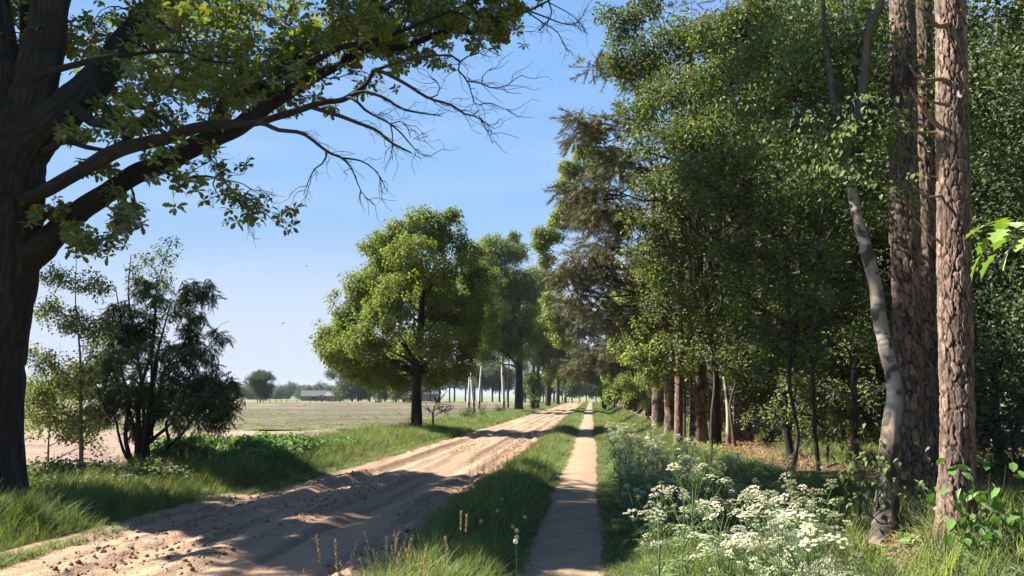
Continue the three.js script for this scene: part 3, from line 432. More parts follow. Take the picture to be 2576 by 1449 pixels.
// ---- the row along the left of the road
{
  const b = onGround(1048, 1086, 0.03), d = depthOf(b);
  tree({ name: 'field_oak', label: 'round sunlit green oak standing alone at the field side of the road', seed: 621, trunk: [b, at(1048, 1000, d), at(1050, 920, d), at(1058, 830, d), at(1062, 720, d), at(1058, 600, d)], radii: [0.29, 0.205, 0.2, 0.15, 0.09, 0.03], bark: M.darkBark, low: 0.3, rise: 0.8,
    clumps: [C(1060, 570, d, 60), C(1000, 600, d, 62), C(1120, 600, d, 58), C(955, 650, d, 65), C(1050, 660, d - 1.5, 85), C(1140, 680, d, 75), C(930, 720, d, 65), C(1010, 740, d - 2.5, 70), C(890, 770, d, 62), C(970, 800, d - 2, 75), C(860, 830, d, 55), C(930, 860, d - 2, 65), C(1170, 760, d, 75), C(1120, 790, d + 2, 80), C(1190, 850, d, 65), C(1110, 870, d - 1.5, 70), C(1020, 880, d + 2, 65), C(880, 900, d - 1, 48), C(960, 930, d, 50), C(1060, 940, d + 2, 50), C(820, 860, d, 34), C(1200, 700, d + 1, 50), C(1135, 545, d, 22), C(845, 905, d, 36), C(1000, 690, d + 2.5, 80), C(1090, 740, d + 3, 80), C(1150, 930, d, 40), C(850, 880, d - 1, 46), C(900, 940, d, 36), C(945, 965, d, 30), C(1000, 960, d + 1, 36), C(1100, 950, d, 34), C(1185, 640, d + 1, 40), C(1210, 790, d + 1, 50), C(1180, 900, d + 1, 44), C(1130, 830, d + 1, 60)],
    per: 300, geos: G.oakMid, leafMat: M.oakBright, leaf: { thin: 0.465, gap: 0.7, lo: 0.65, hi: 1.25, warm: 0.3 }, twigs: 7, twigSize: 1.6 });
  const s = onGround(1092, 1082, 0.03), ds = depthOf(s);
  tree({ name: 'thorn_bush', label: 'thin dark bush of bare twigs right beside the lone oak trunk', category: 'bush', seed: 622, trunk: [s, at(1088, 1050, ds), at(1094, 1020, ds)], radii: [0.06, 0.05, 0.03], bark: M.darkBark, low: 0.1, clumps: [C(1100, 1010, ds, 34), C(1075, 1030, ds, 28), C(1120, 1030, ds, 26), C(1020, 1070, ds, 26), C(1035, 1050, ds, 20)], per: 40, geos: G.broad, leafMat: M.alderLeaf, leaf: { thin: 0.4 }, twigs: 14, twigSize: 1.5 });
  const birchFar = (u, v, f) => { const k = step(0.68, 0.78, noise2(u * 3, v * 2.4, 130, 3, 0)) + 0.8 * step(0.9, 0.4, v); const c = mix3([0.62, 0.6, 0.55], [0.06, 0.055, 0.05], clamp(k)); return [0, ...c]; };
  const birch = (label, seed, pts, rad, cl) => { const p0 = onGround(pts[0][0], pts[0][1], 0.03), dd = depthOf(p0); return tree({ name: 'birch_tree', label, seed, group: 'birches in the row left of the road', trunk: [p0, ...pts.slice(1).map(([x, y]) => at(x, y, dd))], radii: rad, bark: M.birchBark, surface: birchFar, every: 0.12, low: 0.5, clumps: cl.map(([x, y, r]) => C(x, y, dd, r)), per: 60, geos: G.mid, leafMat: M.oakBright, leaf: { thin: 0.42, gap: 0.9, lo: 0.6, hi: 1.15 }, twigs: 4, twigSize: 1.5 }); };
  birch('white birch stem, left one of the forked pair beyond the lone oak', 631, [[1178, 1038], [1181, 970], [1183, 930], [1180, 880], [1176, 780], [1180, 680]], [0.17, 0.13, 0.13, 0.11, 0.08, 0.03], [[1180, 700, 60], [1150, 760, 55], [1210, 770, 55], [1170, 840, 50], [1220, 860, 40]]);
  birch('white birch stem, right one of the forked pair beyond the lone oak', 632, [[1193, 1040], [1190, 1000], [1186, 950], [1188, 890], [1196, 800], [1210, 700]], [0.14, 0.12, 0.11, 0.1, 0.07, 0.03], [[1220, 710, 55], [1240, 790, 50], [1200, 820, 40]]);
  birch('mottled leaning birch between the forked white pair and the dark trunk', 633, [[1205, 1030], [1207, 980], [1211, 930], [1216, 890], [1222, 800], [1230, 720]], [0.16, 0.13, 0.12, 0.1, 0.08, 0.03], [[1230, 740, 55], [1250, 830, 55], [1210, 880, 32]]);
  birch('straight white birch with a black lower stem right of the leaning one', 634, [[1267, 1036], [1266, 980], [1264, 930], [1265, 880], [1262, 780], [1260, 660]], [0.17, 0.15, 0.14, 0.12, 0.09, 0.03], [[1250, 640, 55], [1280, 700, 60], [1250, 760, 55], [1290, 800, 55], [1270, 880, 45]]);
  const row = (name, label, seed, x, y, hgt, rad, cl, o = {}) => { const p0 = onGround(x, y, 0.03), dd = depthOf(p0); return tree({ name, label, seed, group: o.group, trunk: [p0, at(x + 1, y - hgt * 0.35, dd), at(x + 3, y - hgt * 0.7, dd), at(x + 2, y - hgt, dd)], radii: [rad * 1.25, rad, rad * 0.7, rad * 0.2], bark: o.bark ?? M.darkBark, low: 0.35, clumps: cl.map(([cx, cy, r, dz]) => C(cx, cy, dd + (dz ?? 0), r)), per: o.per ?? 120, geos: o.geos ?? G.mid, leafMat: o.mat ?? M.oakBright, leaf: { thin: 0.4, gap: 1.1, lo: 0.6, hi: 1.15, warm: 0.25, ...(o.leaf ?? {}) }, twigs: 3, twigSize: 2 }); };
  row('row_oak', 'tall oak with thick dark trunk beyond the white birches', 641, 1305, 1036, 300, 0.36, [[1240, 620, 40], [1290, 640, 42], [1230, 680, 55], [1290, 720, 60], [1320, 800, 60], [1250, 790, 60], [1220, 720, 50], [1310, 880, 50], [1350, 840, 40], [1260, 850, 50], [1210, 640, 30], [1200, 800, 50, -3], [1290, 600, 22], [1330, 740, 40], [1220, 900, 36, -2], [1195, 680, 40, -4], [1185, 750, 46, -6], [1205, 830, 46, -6]]);
  row('pole_tree', 'thin straight stem just left of the thick dark trunk', 642, 1278, 1031, 190, 0.09, [[1285, 830, 40], [1270, 870, 36]]);
  row('ivy_tree', 'bushy ivy-clad trunk beyond the thick dark trunk', 643, 1340, 1032, 200, 0.25, [[1345, 980, 24], [1335, 950, 26], [1350, 900, 40], [1330, 830, 45], [1370, 860, 45], [1345, 1005, 16], [1360, 780, 40]], { mat: M.alderLeaf });
  row('row_oak', 'leafy tree closing the gap right of the thick dark trunk', 648, 1352, 1030, 230, 0.2, [[1350, 700, 40], [1385, 720, 40], [1340, 760, 44], [1400, 780, 40], [1370, 810, 44], [1420, 840, 36], [1330, 840, 40], [1390, 880, 40], [1350, 910, 34], [1430, 900, 30]]);
  row('row_oak', 'dark double trunk under dense leaves halfway down the left row', 644, 1378, 1023, 180, 0.34, [[1375, 800, 50], [1400, 860, 50], [1360, 880, 40], [1410, 920, 34], [1390, 940, 30], [1365, 960, 22]]);
  row('row_oak', 'far oak of the left row where the leaves arch over the road', 645, 1403, 1018, 140, 0.3, [[1400, 850, 40], [1425, 900, 40], [1440, 940, 26], [1400, 930, 30], [1420, 820, 40], [1445, 880, 34], [1385, 790, 40], [1455, 925, 22]]);
  row('row_oak', 'bright green farthest tree of the left row near the vanishing road', 646, 1422, 1013, 60, 0.3, [[1420, 940, 22], [1436, 960, 22], [1410, 970, 18], [1445, 975, 14]], { per: 30, geos: G.far });
  row('row_oak', 'small far tree left of the vanishing road', 647, 1393, 1012, 60, 0.25, [[1395, 960, 20], [1385, 940, 20], [1402, 975, 14]], { per: 30, geos: G.far });
  for (const [x, y, w, h, label, seed] of [[1175, 1058, 26, 40, 'dark green shrub at the feet of the forked white birches', 651], [1212, 1052, 16, 36, 'small dark shrub under the mottled leaning birch', 652], [1250, 1040, 24, 14, 'pale flowering weeds below the straight white birch', 653]]) {
    const p0 = onGround(x, y, 0.03), dd = depthOf(p0);
    tree({ name: 'roadside_shrub', label, category: 'bush', seed, trunk: [p0, at(x, y - h * 0.4, dd), at(x, y - h * 0.8, dd)], radii: [0.04, 0.03, 0.01], bark: M.darkBark, low: 0.1, clumps: [C(x, y - h * 0.4, dd, w), C(x - w * 0.4, y - h * 0.3, dd, w * 0.7), C(x + w * 0.3, y - h * 0.7, dd, w * 0.6)], per: 90, geos: G.broad, leafMat: M.alderLeaf, leaf: { thin: 0.35 }, twigs: 4 });
  }
}

// ---- the wood on the right
const stand = (px, py, y = 0.33) => { const p = onGround(px, py, y); p.y = bankY(p.x, p.z) - 0.06; return p; };
function pineSurface(n, seed, cellH = 0.16) { // flaky plates of bark with deep crooked cracks between them
  return (u, v, f, r0) => {
    const wx = (fbm(u * 14, v * 12, seed + 21, 3, 14, 0) - 0.5) * 1.1, wy = (fbm(u * 14, v * 12, seed + 22, 3, 14, 0) - 0.5) * 1.2, fine = noise2(u * n * 9, v * 70, seed + 31, n * 9, 0);
    const x = u * n + wx, y = v / cellH + wy, ix = Math.floor(x), iy = Math.floor(y); let a = 9, b = 9, id = 0;
    for (let j = -1; j <= 1; j++) for (let i = -1; i <= 1; i++) { const cx = ((ix + i) % n + n) % n, px = ix + i + 0.1 + 0.8 * hash(cx, iy + j, seed), py = iy + j + hash(cx, iy + j, seed + 7), d = Math.max(Math.abs(px - x), Math.abs(py - y) * 0.9) * 0.7 + 0.3 * Math.hypot(px - x, py - y); if (d < a) { b = a; a = d; id = hash(cx, iy + j, seed + 13); } else if (d < b) b = d; }
    const edge = step(0.06, 0.13, b - a + (fine - 0.5) * 0.06), flake = fbm(u * n * 3, v * 26, seed + 3, 3, n * 3, 0), layer = step(0.4, 0.48, flake) * 0.5 + step(0.53, 0.6, flake) * 0.5, tone = (0.45 + 0.75 * id) * (0.45 + 0.6 * layer + 0.4 * fine), c = mix3([0.022, 0.014, 0.01], [0.26, 0.172, 0.13], edge).map((k) => k * lerp(1, tone, edge));
    return [0.012 * edge - 0.008 + 0.012 * (id - 0.5) * edge + 0.004 * (fine - 0.5) + 0.003 * layer * edge + 0.05 * Math.exp(-v / 0.35) * (1 + 0.4 * Math.cos(u * 18.85)) + (noise2(u * 3, v * 0.9, seed + 5, 3, 0) - 0.5) * 0.04, ...c];
  };
}
const stubs = (t, list, r, mat = M.deadWood) => list.forEach(([a, b, r0]) => part('dead_branch', tube(rel(t, wander(a, b, r, a.distanceTo(b) * 0.12, 4, 0.05)), [r0, r0 * 0.7, r0 * 0.35], { sides: 6, every: 0.12 }), mat, t));
const topClumps = (p, h, reach, n, r, s) => Array.from({ length: n }, (_, i) => ({ c: p.clone().add(V((r() - 0.5) * reach, h + i / n * 4.5 + r(), (r() - 0.5) * reach)), r: s * (0.8 + 0.4 * r()), flat: 0.45 }));
{
  const r = rng(701), p = stand(2404, 1392, 0.28), d = depthOf(p), q = at(2388, 0, d + 0.1), e = q.clone().add(V(0.1, 8.5, 0));
  const t = tree({ name: 'scots_pine', label: 'nearest pine with sunlit cracked bark at the right edge of the wood', seed: 702, trunk: [p, at(2408, 1150, d), at(2404, 800, d), at(2396, 450, d), q, e], radii: [0.14, 0.126, 0.12, 0.113, 0.108, 0.05], sides: 150, every: 0.014, surface: pineSurface(15, 71, 0.15), bark: M.pineBark, limbMat: M.deadWood, low: 0.7, clumps: topClumps(p, 10, 4, 7, r, 1.0), per: 90, crown: 'needles', geos: G.pineFar, leafMat: M.needle, twigs: 3 });
  stubs(t, [[at(2385, 62, d), at(2310, 18, d - 0.3), 0.026], [at(2385, 205, d), at(2290, 165, d - 0.2), 0.024], [at(2388, 265, d - 0.15), at(2310, 240, d - 0.3), 0.02], [at(2375, 330, d), at(2290, 225, d - 0.1), 0.026], [at(2380, 330, d), at(2240, 300, d + 0.3), 0.014], [at(2390, 620, d), at(2300, 550, d), 0.014], [at(2410, 230, d - 0.1), at(2424, 228, d - 0.4), 0.018], [at(2420, 508, d), at(2490, 540, d), 0.012], [at(2375, 490, d), at(2300, 470, d - 0.2), 0.014], [at(2385, 440, d), at(2320, 430, d), 0.01]], r);
}
{
  const r = rng(711), p = stand(2282, 1306, 0.3), d = depthOf(p), q = at(2268, 0, d + 0.1), e = q.clone().add(V(0, 8, 0));
  const t = tree({ name: 'scots_pine', label: 'shaded thick pine directly behind the leaning white birch', seed: 712, trunk: [p, at(2284, 1100, d), at(2282, 800, d), at(2272, 400, d), q, e], radii: [0.155, 0.14, 0.132, 0.125, 0.12, 0.05], sides: 110, every: 0.02, surface: pineSurface(15, 75, 0.15), bark: M.pineBark, limbMat: M.deadWood, low: 0.7, clumps: topClumps(p, 10, 4, 7, r, 1.0), per: 90, crown: 'needles', geos: G.pineFar, leafMat: M.needle, twigs: 3 });
  stubs(t, [[at(2250, 155, d), at(2130, 160, d - 0.4), 0.018], [at(2300, 300, d), at(2370, 270, d), 0.014], [at(2310, 640, d), at(2360, 700, d - 0.2), 0.012], [at(2310, 800, d), at(2350, 760, d), 0.014], [at(2250, 700, d), at(2180, 640, d), 0.012]], r);
  const p3 = stand(2338, 1230, 0.3), d3 = depthOf(p3), q3 = at(2318, 0, d3);
  tree({ name: 'scots_pine', label: 'narrow pine showing between the two thick near pines', seed: 713, trunk: [p3, at(2334, 800, d3), at(2324, 400, d3), q3, q3.clone().add(V(0, 7, 0))], radii: [0.17, 0.15, 0.14, 0.13, 0.05], sides: 60, every: 0.04, surface: pineSurface(14, 79), bark: M.pineBark, limbMat: M.deadWood, low: 0.7, clumps: topClumps(p3, 10, 4, 6, r, 1.0), per: 80, crown: 'needles', geos: G.pineFar, leafMat: M.needle, twigs: 3 });
}
{ // the leaning birch
  const p = stand(2228, 1345, 0.28), d = depthOf(p);
  const skin = (u, v, f, r0) => {
    const h = p.y + v * 0.97, black = step(1.55, 0.95, h + (noise2(u * 5, v * 4, 140, 5, 0) - 0.5) * 0.7), rows = step(0.62, 0.72, noise2(u * 4, v * 34, 141, 4, 0)) * step(0.3, 0.55, noise2(u * 3, v * 5, 142, 3, 0)), knot = step(0.7, 0.78, noise2(u * 5, v * 13, 143, 5, 0)), pinkish = noise2(u * 3, v * 2, 144, 3, 0);
    const band = 0.72 + 0.4 * noise2(u * 2, v * 22, 147, 2, 0) + 0.18 * (noise2(u * 20, v * 60, 148, 20, 0) - 0.5), c = mix3(mix3(mix3([0.42, 0.39, 0.33].map((k) => k * band), [0.3, 0.22, 0.165], pinkish * 0.8), [0.07, 0.055, 0.045], clamp(0.75 * rows + knot)), mix3([0.06, 0.045, 0.035], [0.3, 0.23, 0.18], step(0.55, 0.75, noise2(u * 12, v * 9, 145, 12, 0))), black);
    return [0.02 * black * (noise2(u * 12, v * 9, 145, 12, 0) - 0.4) + 0.006 * knot + 0.004 * (noise2(u * 3, v * 26, 149, 3, 0) - 0.5) - 0.004 * rows + (noise2(u * 3, v * 3, 146, 3, 0) - 0.5) * 0.02 + 0.07 * Math.exp(-v / 0.2), ...c];
  };
  const pts = [[2234, 1200], [2241, 1080], [2250, 985], [2232, 890], [2214, 800], [2204, 720], [2182, 640], [2160, 560], [2143, 470], [2126, 370], [2112, 310]];
  const t = tree({ name: 'leaning_birch', label: 'white leaning birch with a crooked stem before the thick shaded pine', seed: 721, trunk: [p, ...pts.map(([x, y], i) => at(x, y, d + i * 0.05))], radii: [0.115, 0.09, 0.084, 0.08, 0.074, 0.068, 0.064, 0.062, 0.056, 0.05, 0.046, 0.042], sides: 56, every: 0.018, surface: skin, bark: M.birchBark, limbMat: M.twig, low: 0.6, rise: 0.3,
    clumps: [C(2080, 130, d + 1, 110), C(1990, 230, d + 1.5, 110), C(2110, 250, d + 0.2, 90), C(1930, 120, d + 2, 120), C(2180, 60, d + 0.8, 80), C(2200, 330, d, 70), C(2040, 370, d + 0.8, 100), C(1960, 330, d + 1.4, 90), C(2100, 440, d + 0.5, 70), C(2320, 160, d + 0.7, 60, { d: 0.6 }), C(2220, 470, d + 0.4, 60, { d: 0.5 }), C(1900, 260, d + 2.4, 100), C(2120, 30, d + 1.5, 90)], per: 480, geos: G.birch, leafMat: M.birchLeaf, leaf: { thin: 0.44, gap: 0.4, out: true, tilt: 0.7, lo: 0.7, hi: 1.3 }, twigs: 8, twigSize: 0.7, twigMat: M.twig });
  part('limb', tube(rel(t, [at(2118, 330, d + 0.5), at(2100, 270, d + 0.5), at(2090, 190, d + 0.6), at(2075, 90, d + 0.7), at(2070, -60, d + 0.8)]), [0.045, 0.04, 0.034, 0.025, 0.015], { sides: 12, every: 0.05, surface: (u, v) => { const c = mix3([0.16, 0.12, 0.09], [0.06, 0.045, 0.035], noise2(u * 6, v * 12, 150, 6, 0)); return [0, ...c]; } }), M.birchBark, t);
  part('limb', tube(rel(t, [at(2122, 350, d + 0.5), at(2150, 310, d + 0.4), at(2172, 220, d + 0.4), at(2180, 130, d + 0.4), at(2190, 60, d + 0.3), at(2215, 15, d + 0.3), at(2225, -80, d + 0.3)]), [0.045, 0.05, 0.05, 0.045, 0.04, 0.032, 0.02], { sides: 12, every: 0.05, surface: (u, v) => { const c = mix3([0.18, 0.14, 0.105], [0.07, 0.05, 0.04], noise2(u * 6, v * 12, 151, 6, 0)); return [0, ...c]; } }), M.birchBark, t);
}
// pines of the wood's edge, farther on, with hanging needles
const pine = (label, seed, px, py, rad, cl, o = {}) => {
  const p = stand(px, py), d = depthOf(p), e = at(px + (o.lean ?? 0), o.top ?? 0, d + 0.3);
  return tree({ name: 'scots_pine', label, seed, group: o.group, trunk: [p, at(px + (o.lean ?? 0) * 0.1, lerp(py, o.top ?? 0, 0.3), d), at(px + (o.lean ?? 0) * 0.5, lerp(py, o.top ?? 0, 0.65), d + 0.1), e], radii: [rad * 1.15, rad, rad * 0.8, rad * 0.3], sides: o.sides ?? 28, every: o.every ?? 0.07, surface: pineSurface(13, seed, 0.22), bark: M.pineBark, limbMat: M.pineFar, low: 0.4, rise: 0.15, crook: 0.2, clumps: cl.map(([x, y, r, dz, dd]) => C(x, y, d + (dz ?? 0), r, { flat: 0.6, d: dd })), per: o.per ?? 230, crown: 'needles', geos: o.geos ?? G.pineFar, leafMat: M.needle, leaf: { thin: 0.44, gap: 0.55, out: true, pitch: 0.35, tilt: 1.3, lo: 0.7, hi: 1.5, warm: 0.25, size: o.size ?? 0.85 }, extra: { name: 'pollen_cones', geos: [G.pineFar[1]], mat: M.cone, per: (o.per ?? 230) * 0.3, leaf: { thin: 0.44, gap: 0.55, out: true, pitch: 0.6, tilt: 1.2, size: (o.size ?? 0.85) * 0.7 } }, twigs: 9, twigSize: 1.2, twigMat: M.pineFar });
};
pine('thick pine standing free on the litter bank, its boughs over the path', 731, 1757, 1112, 0.2, [[1490, 165, 42], [1540, 190, 45], [1460, 300, 45], [1520, 320, 60], [1450, 350, 36], [1560, 420, 70], [1480, 480, 60], [1440, 480, 42], [1530, 540, 70], [1600, 300, 70, 1], [1650, 450, 70, 1], [1600, 560, 70], [1620, 180, 70, 1], [1680, 620, 60, 1], [1500, 620, 50]], { top: 60, lean: -25 });
pine('thin short-looking pine stem just left of the thick free-standing pine', 732, 1708, 1112, 0.11, [[1700, 560, 60, 1], [1740, 480, 50, 1], [1660, 620, 50]], { top: 300, lean: 10 });
pine('dark pine, third stem from the hedge on the bank', 733, 1688, 1098, 0.17, [[1420, 690, 44], [1470, 660, 55], [1380, 690, 26], [1520, 700, 60], [1450, 740, 46], [1560, 640, 60], [1580, 740, 60], [1500, 780, 46], [1620, 700, 60], [1560, 820, 46], [1640, 800, 46]], { top: 450, lean: -30 });
pine('pinkish pine with flared roots, second stem from the hedge', 734, 1656, 1078, 0.22, [[1480, 560, 60, 1], [1540, 520, 70, 2], [1600, 840, 40], [1560, 880, 40], [1420, 640, 30, 1]], { top: 400, lean: -20 });
pine('pale pine stem first after the hedge, half hidden by leaves', 735, 1636, 1046, 0.26, [[1450, 925, 34], [1490, 880, 45], [1530, 920, 40], [1560, 860, 45], [1470, 830, 36], [1510, 800, 45], [1440, 780, 34], [1580, 800, 40]], { top: 700, lean: -30, per: 230, size: 1.1 });
pine('dark thick pine right of the thin pale birch on the bank', 736, 1870, 1112, 0.22, [[1760, 150, 80, 1], [1830, 60, 80], [1700, 60, 80, 1], [1880, 250, 70, 2]], { top: -200, lean: 10 });
pine('dark pine set back behind the bank, among the low leaves', 737, 1922, 1100, 0.25, [[1930, 150, 80, 2], [1980, 60, 80, 2]], { top: -200, lean: 0 });
pine('pine stem deep in shade left of the leaning birch', 738, 2080, 1120, 0.17, [[2060, 60, 60, 3]], { top: -200, lean: 10, every: 0.15 });
// broken stem, pale stems
{
  const r = rng(741), p = stand(2152, 1180, 0.3), d = depthOf(p), t = thing('tree_snag', 'orange-brown broken stem with torn top left of the leaning birch', 'dead tree', null, p);
  part('stem', tube(rel(t, [p, at(2150, 1060, d), at(2148, 970, d), at(2150, 905, d)]), [0.075, 0.065, 0.06, 0.035], { sides: 24, every: 0.03, surface: pineSurface(8, 88, 0.12) }), M.pineBark, t);
  for (const [x, y] of [[2146, 893], [2156, 897]]) part('splinter', tube(rel(t, [at(2150, 912, d), at(x, y, d)]), [0.025, 0.003], { sides: 5, seg: 3 }), M.deadWood, t);
  const pale = (u, v) => { const c = mix3([0.5, 0.45, 0.38], [0.12, 0.09, 0.07], step(0.5, 0.75, noise2(u * 4, v * 7, 160, 4, 0))); return [0, ...c]; };
  const slim = (label, seed, x, y, pts, rad, cl, o = {}) => { const p0 = stand(x, y), dd = depthOf(p0); return tree({ name: 'slim_birch', label, seed, trunk: [p0, ...pts.map(([a, b]) => at(a, b, dd))], radii: rad, sides: 14, every: 0.08, surface: pale, bark: M.birchBark, limbMat: M.twig, low: 0.5, rise: 0.4, clumps: cl.map(([a, b, c, z, q]) => C(a, b, dd + (z ?? 0), c, { d: q })), per: o.per ?? 130, geos: o.geos ?? G.broad, leafMat: o.mat ?? M.birchLeaf, leaf: { thin: 0.44, gap: 0.5, lo: 0.65, hi: 1.3 }, twigs: 7, twigSize: 0.8 }); };
  slim('thin pale birch leaning on the bank beside the dark thick pine', 742, 1832, 1116, [[1832, 1040], [1828, 990], [1822, 940], [1830, 860], [1845, 760]], [0.075, 0.06, 0.055, 0.05, 0.04, 0.02], [[1850, 760, 70], [1800, 800, 60], [1900, 820, 70], [1860, 880, 60], [1790, 700, 60], [1770, 870, 40], [1920, 720, 70]]);
  slim('crooked pale trunk leaning out of the shade behind the nearest pine', 743, 2342, 1120, [[2345, 1060], [2362, 1010], [2392, 985], [2440, 800], [2480, 500]], [0.11, 0.1, 0.095, 0.09, 0.06, 0.03], [[2480, 450, 90, 1], [2530, 320, 90, 1], [2460, 620, 70, 1, 0.6], [2550, 520, 70, 1]]);
  slim('slim grey stem in the far right undergrowth', 744, 2500, 1150, [[2498, 1000], [2502, 850], [2490, 600]], [0.05, 0.045, 0.04, 0.02], [[2500, 800, 80, 1, 0.7], [2550, 900, 70, 1, 0.7], [2460, 740, 50, 1, 0.5], [2540, 640, 80, 1]]);
}
// leafy trees between and behind the pines: [name, label, base x, base y, metres set back, leaves, clumps]
const leafy = (name, label, seed, px, py, cl, o = {}) => {
  const p = stand(px, py), d = depthOf(p), topY = Math.min(...cl.map((k) => k[1]));
  return tree({ name, label, seed, group: o.group, category: o.category ?? 'tree', trunk: [p, ...[0.14, 0.28, 0.42, 0.56, 0.7, 0.85].map((f, i) => at(px + 26 * (hash(seed, i, 3) - 0.5) + 14 * Math.sin(f * 5 + seed), lerp(py, topY, f), d + 0.1 * i)), at(px, topY, d + 0.6)], radii: [o.rad ?? 0.09, (o.rad ?? 0.09) * 0.8, (o.rad ?? 0.09) * 0.5, 0.015], bark: o.bark ?? M.darkBark, low: 0.25, rise: 0.5, clumps: cl.map(([x, y, r, z, q]) => C(x, y, d + (z ?? 0), r, { d: q })), per: (o.per ?? 150) * 1.7, geos: o.geos ?? G.broad, leafMat: o.mat ?? M.alderLeaf, leaf: { thin: o.thin ?? 0.42, gap: o.gap ?? 0.5, lo: 0.45, hi: 1.5, warm: 0.4 }, twigs: o.twigs ?? 7, twigSize: o.twigSize ?? 0.9 });
};
leafy('hornbeam_tree', 'tall dark leafy tree whose crown meets the sky at the top of the wood', 751, 1800, 1120, [[1580, 60, 60, -3], [1640, 30, 80, -3], [1550, 160, 40, -3], [1600, 170, 70, -3], [1660, 130, 80, -3.5], [1740, 90, 90, -4], [1610, 270, 70, -3], [1680, 240, 80, -4], [1760, 220, 90, -5], [1840, 180, 90, -5], [1640, 360, 70, -4], [1720, 350, 80, -5], [1800, 330, 90, -6], [1700, 440, 70, -5], [1780, 450, 80, -6], [1860, 420, 80, -7], [1820, 90, 90, -5], [1900, 40, 90, -5], [1530, 30, 40, -3], [1560, 90, 40, -3]], { rad: 0.16, per: 170 });
leafy('hazel_tree', 'shadowy leafy tree filling the wood left of the leaning birch', 752, 1990, 1150, [[1960, 480, 80, -1], [2040, 540, 80], [1900, 560, 80], [1980, 620, 80], [2060, 680, 70], [1900, 680, 80], [1980, 760, 80], [1860, 620, 60], [2080, 800, 70], [2020, 860, 70], [1930, 860, 70], [2100, 600, 60], [2090, 930, 60], [2000, 950, 60], [1880, 760, 50], [2060, 1010, 50]], { per: 130 });
leafy('oak_sapling', 'sunlit pale green young tree behind the free-standing pine', 753, 1780, 1085, [[1700, 780, 55], [1650, 830, 50], [1740, 850, 55], [1690, 880, 50], [1620, 900, 42], [1780, 910, 50], [1660, 950, 42], [1740, 960, 40], [1720, 720, 50], [1660, 740, 46], [1800, 970, 40], [1700, 1000, 30], [1790, 1040, 34]], { mat: M.oakBright, geos: G.broad, per: 150 });
leafy('hedge_shrub', 'bright green hedge bush right of the path before the first pine', 754, 1600, 1042, [[1570, 930, 30], [1600, 960, 34], [1560, 980, 30], [1590, 1010, 26], [1620, 990, 26], [1545, 950, 26], [1610, 920, 30], [1540, 1000, 20]], { mat: M.oakBright, geos: G.mid, per: 110, category: 'bush' });
leafy('hedge_shrub', 'yellow-green hedge bush farther down the path edge', 755, 1545, 1026, [[1530, 960, 24], [1545, 985, 22], [1525, 1000, 18], [1550, 940, 24], [1515, 985, 16], [1530, 920, 24]], { mat: M.oakBright, geos: G.mid, per: 70, category: 'bush', twigs: 3 });
leafy('arching_oak', 'dark leaning oak arching over the far end of the path', 756, 1520, 1022, [[1490, 950, 22], [1470, 930, 24], [1450, 945, 20], [1500, 920, 26], [1480, 900, 26], [1510, 960, 18], [1440, 920, 20]], { rad: 0.3, geos: G.mid, per: 130, twigs: 3 });
leafy('sunlit_oak', 'bright yellow-green oak showing behind the brown pine boughs', 757, 1640, 1040, [[1480, 390, 34], [1440, 430, 34], [1500, 440, 40], [1420, 470, 26], [1450, 540, 34], [1390, 590, 30], [1360, 620, 26], [1410, 560, 34], [1430, 520, 30], [1375, 660, 22], [1500, 340, 30], [1540, 400, 40], [1360, 590, 20], [1400, 800, 36], [1420, 850, 34], [1385, 760, 24], [1430, 780, 34]], { mat: M.oakBright, geos: G.mid, per: 190, rad: 0.25, twigs: 4 });
leafy('elder_bush', 'low leafy undergrowth bush on the shaded bank by the dark pines', 758, 1950, 1130, [[1950, 1040, 50], [2000, 1080, 40], [1900, 1060, 36], [2050, 1100, 40], [1980, 1000, 40]], { per: 90, category: 'bush' });
leafy('elder_bush', 'dark low bush under the leaning birch side of the wood', 765, 2080, 1165, [[2050, 1060, 50], [2120, 1080, 46], [2100, 1000, 50], [2010, 1030, 40], [2160, 1030, 40], [2000, 960, 40]], { per: 130, category: 'bush', rad: 0.03 });
leafy('elder_bush', 'green bush at the foot of the two dark pines on the bank', 766, 1930, 1120, [[1910, 1000, 40], [1950, 960, 44], [1890, 1050, 30], [1980, 1050, 40], [1940, 1080, 36], [1860, 980, 30]], { per: 120, category: 'bush', rad: 0.03 });
leafy('elder_bush', 'sunlit bush filling the gap right of the free-standing pine', 767, 1795, 1100, [[1800, 1010, 34], [1780, 960, 30], [1815, 1060, 26], [1840, 950, 30], [1800, 900, 30]], { per: 120, category: 'bush', rad: 0.03, mat: M.oakBright });
leafy('elder_bush', 'leafy bush low behind the bird cherry sapling at the right', 768, 2560, 1240, [[2540, 1060, 50, 1], [2500, 1120, 40, 1], [2570, 1150, 40, 1], [2440, 1060, 40, 1.5], [2360, 1080, 40, 1.5, 0.7]], { per: 120, category: 'bush', rad: 0.03 });
leafy('hazel_tree', 'leafy tree in the shade right of the nearest pine', 759, 2520, 1180, [[2500, 150, 80, 1], [2560, 60, 80, 2], [2480, 280, 70, 1], [2560, 300, 80, 1], [2500, 420, 80, 2], [2570, 640, 60, 1], [2480, 560, 60, 2], [2540, 760, 70, 1], [2470, 880, 60, 2], [2560, 940, 70], [2500, 1020, 60, 1], [2440, 80, 60, 2]], { per: 120 });
leafy('hazel_tree', 'leafy tree filling the gap between the birch and the nearest pine', 760, 2330, 1180, [[2230, 560, 60, 1], [2340, 480, 50, 1, 0.6], [2180, 760, 60, 1, 0.6], [2340, 620, 50, 2, 0.6], [2330, 880, 50, 1, 0.5], [2150, 860, 60, 1], [2180, 990, 50, 1], [2240, 420, 60, 1], [2200, 200, 70, 2], [2340, 300, 60, 2]], { per: 110 });
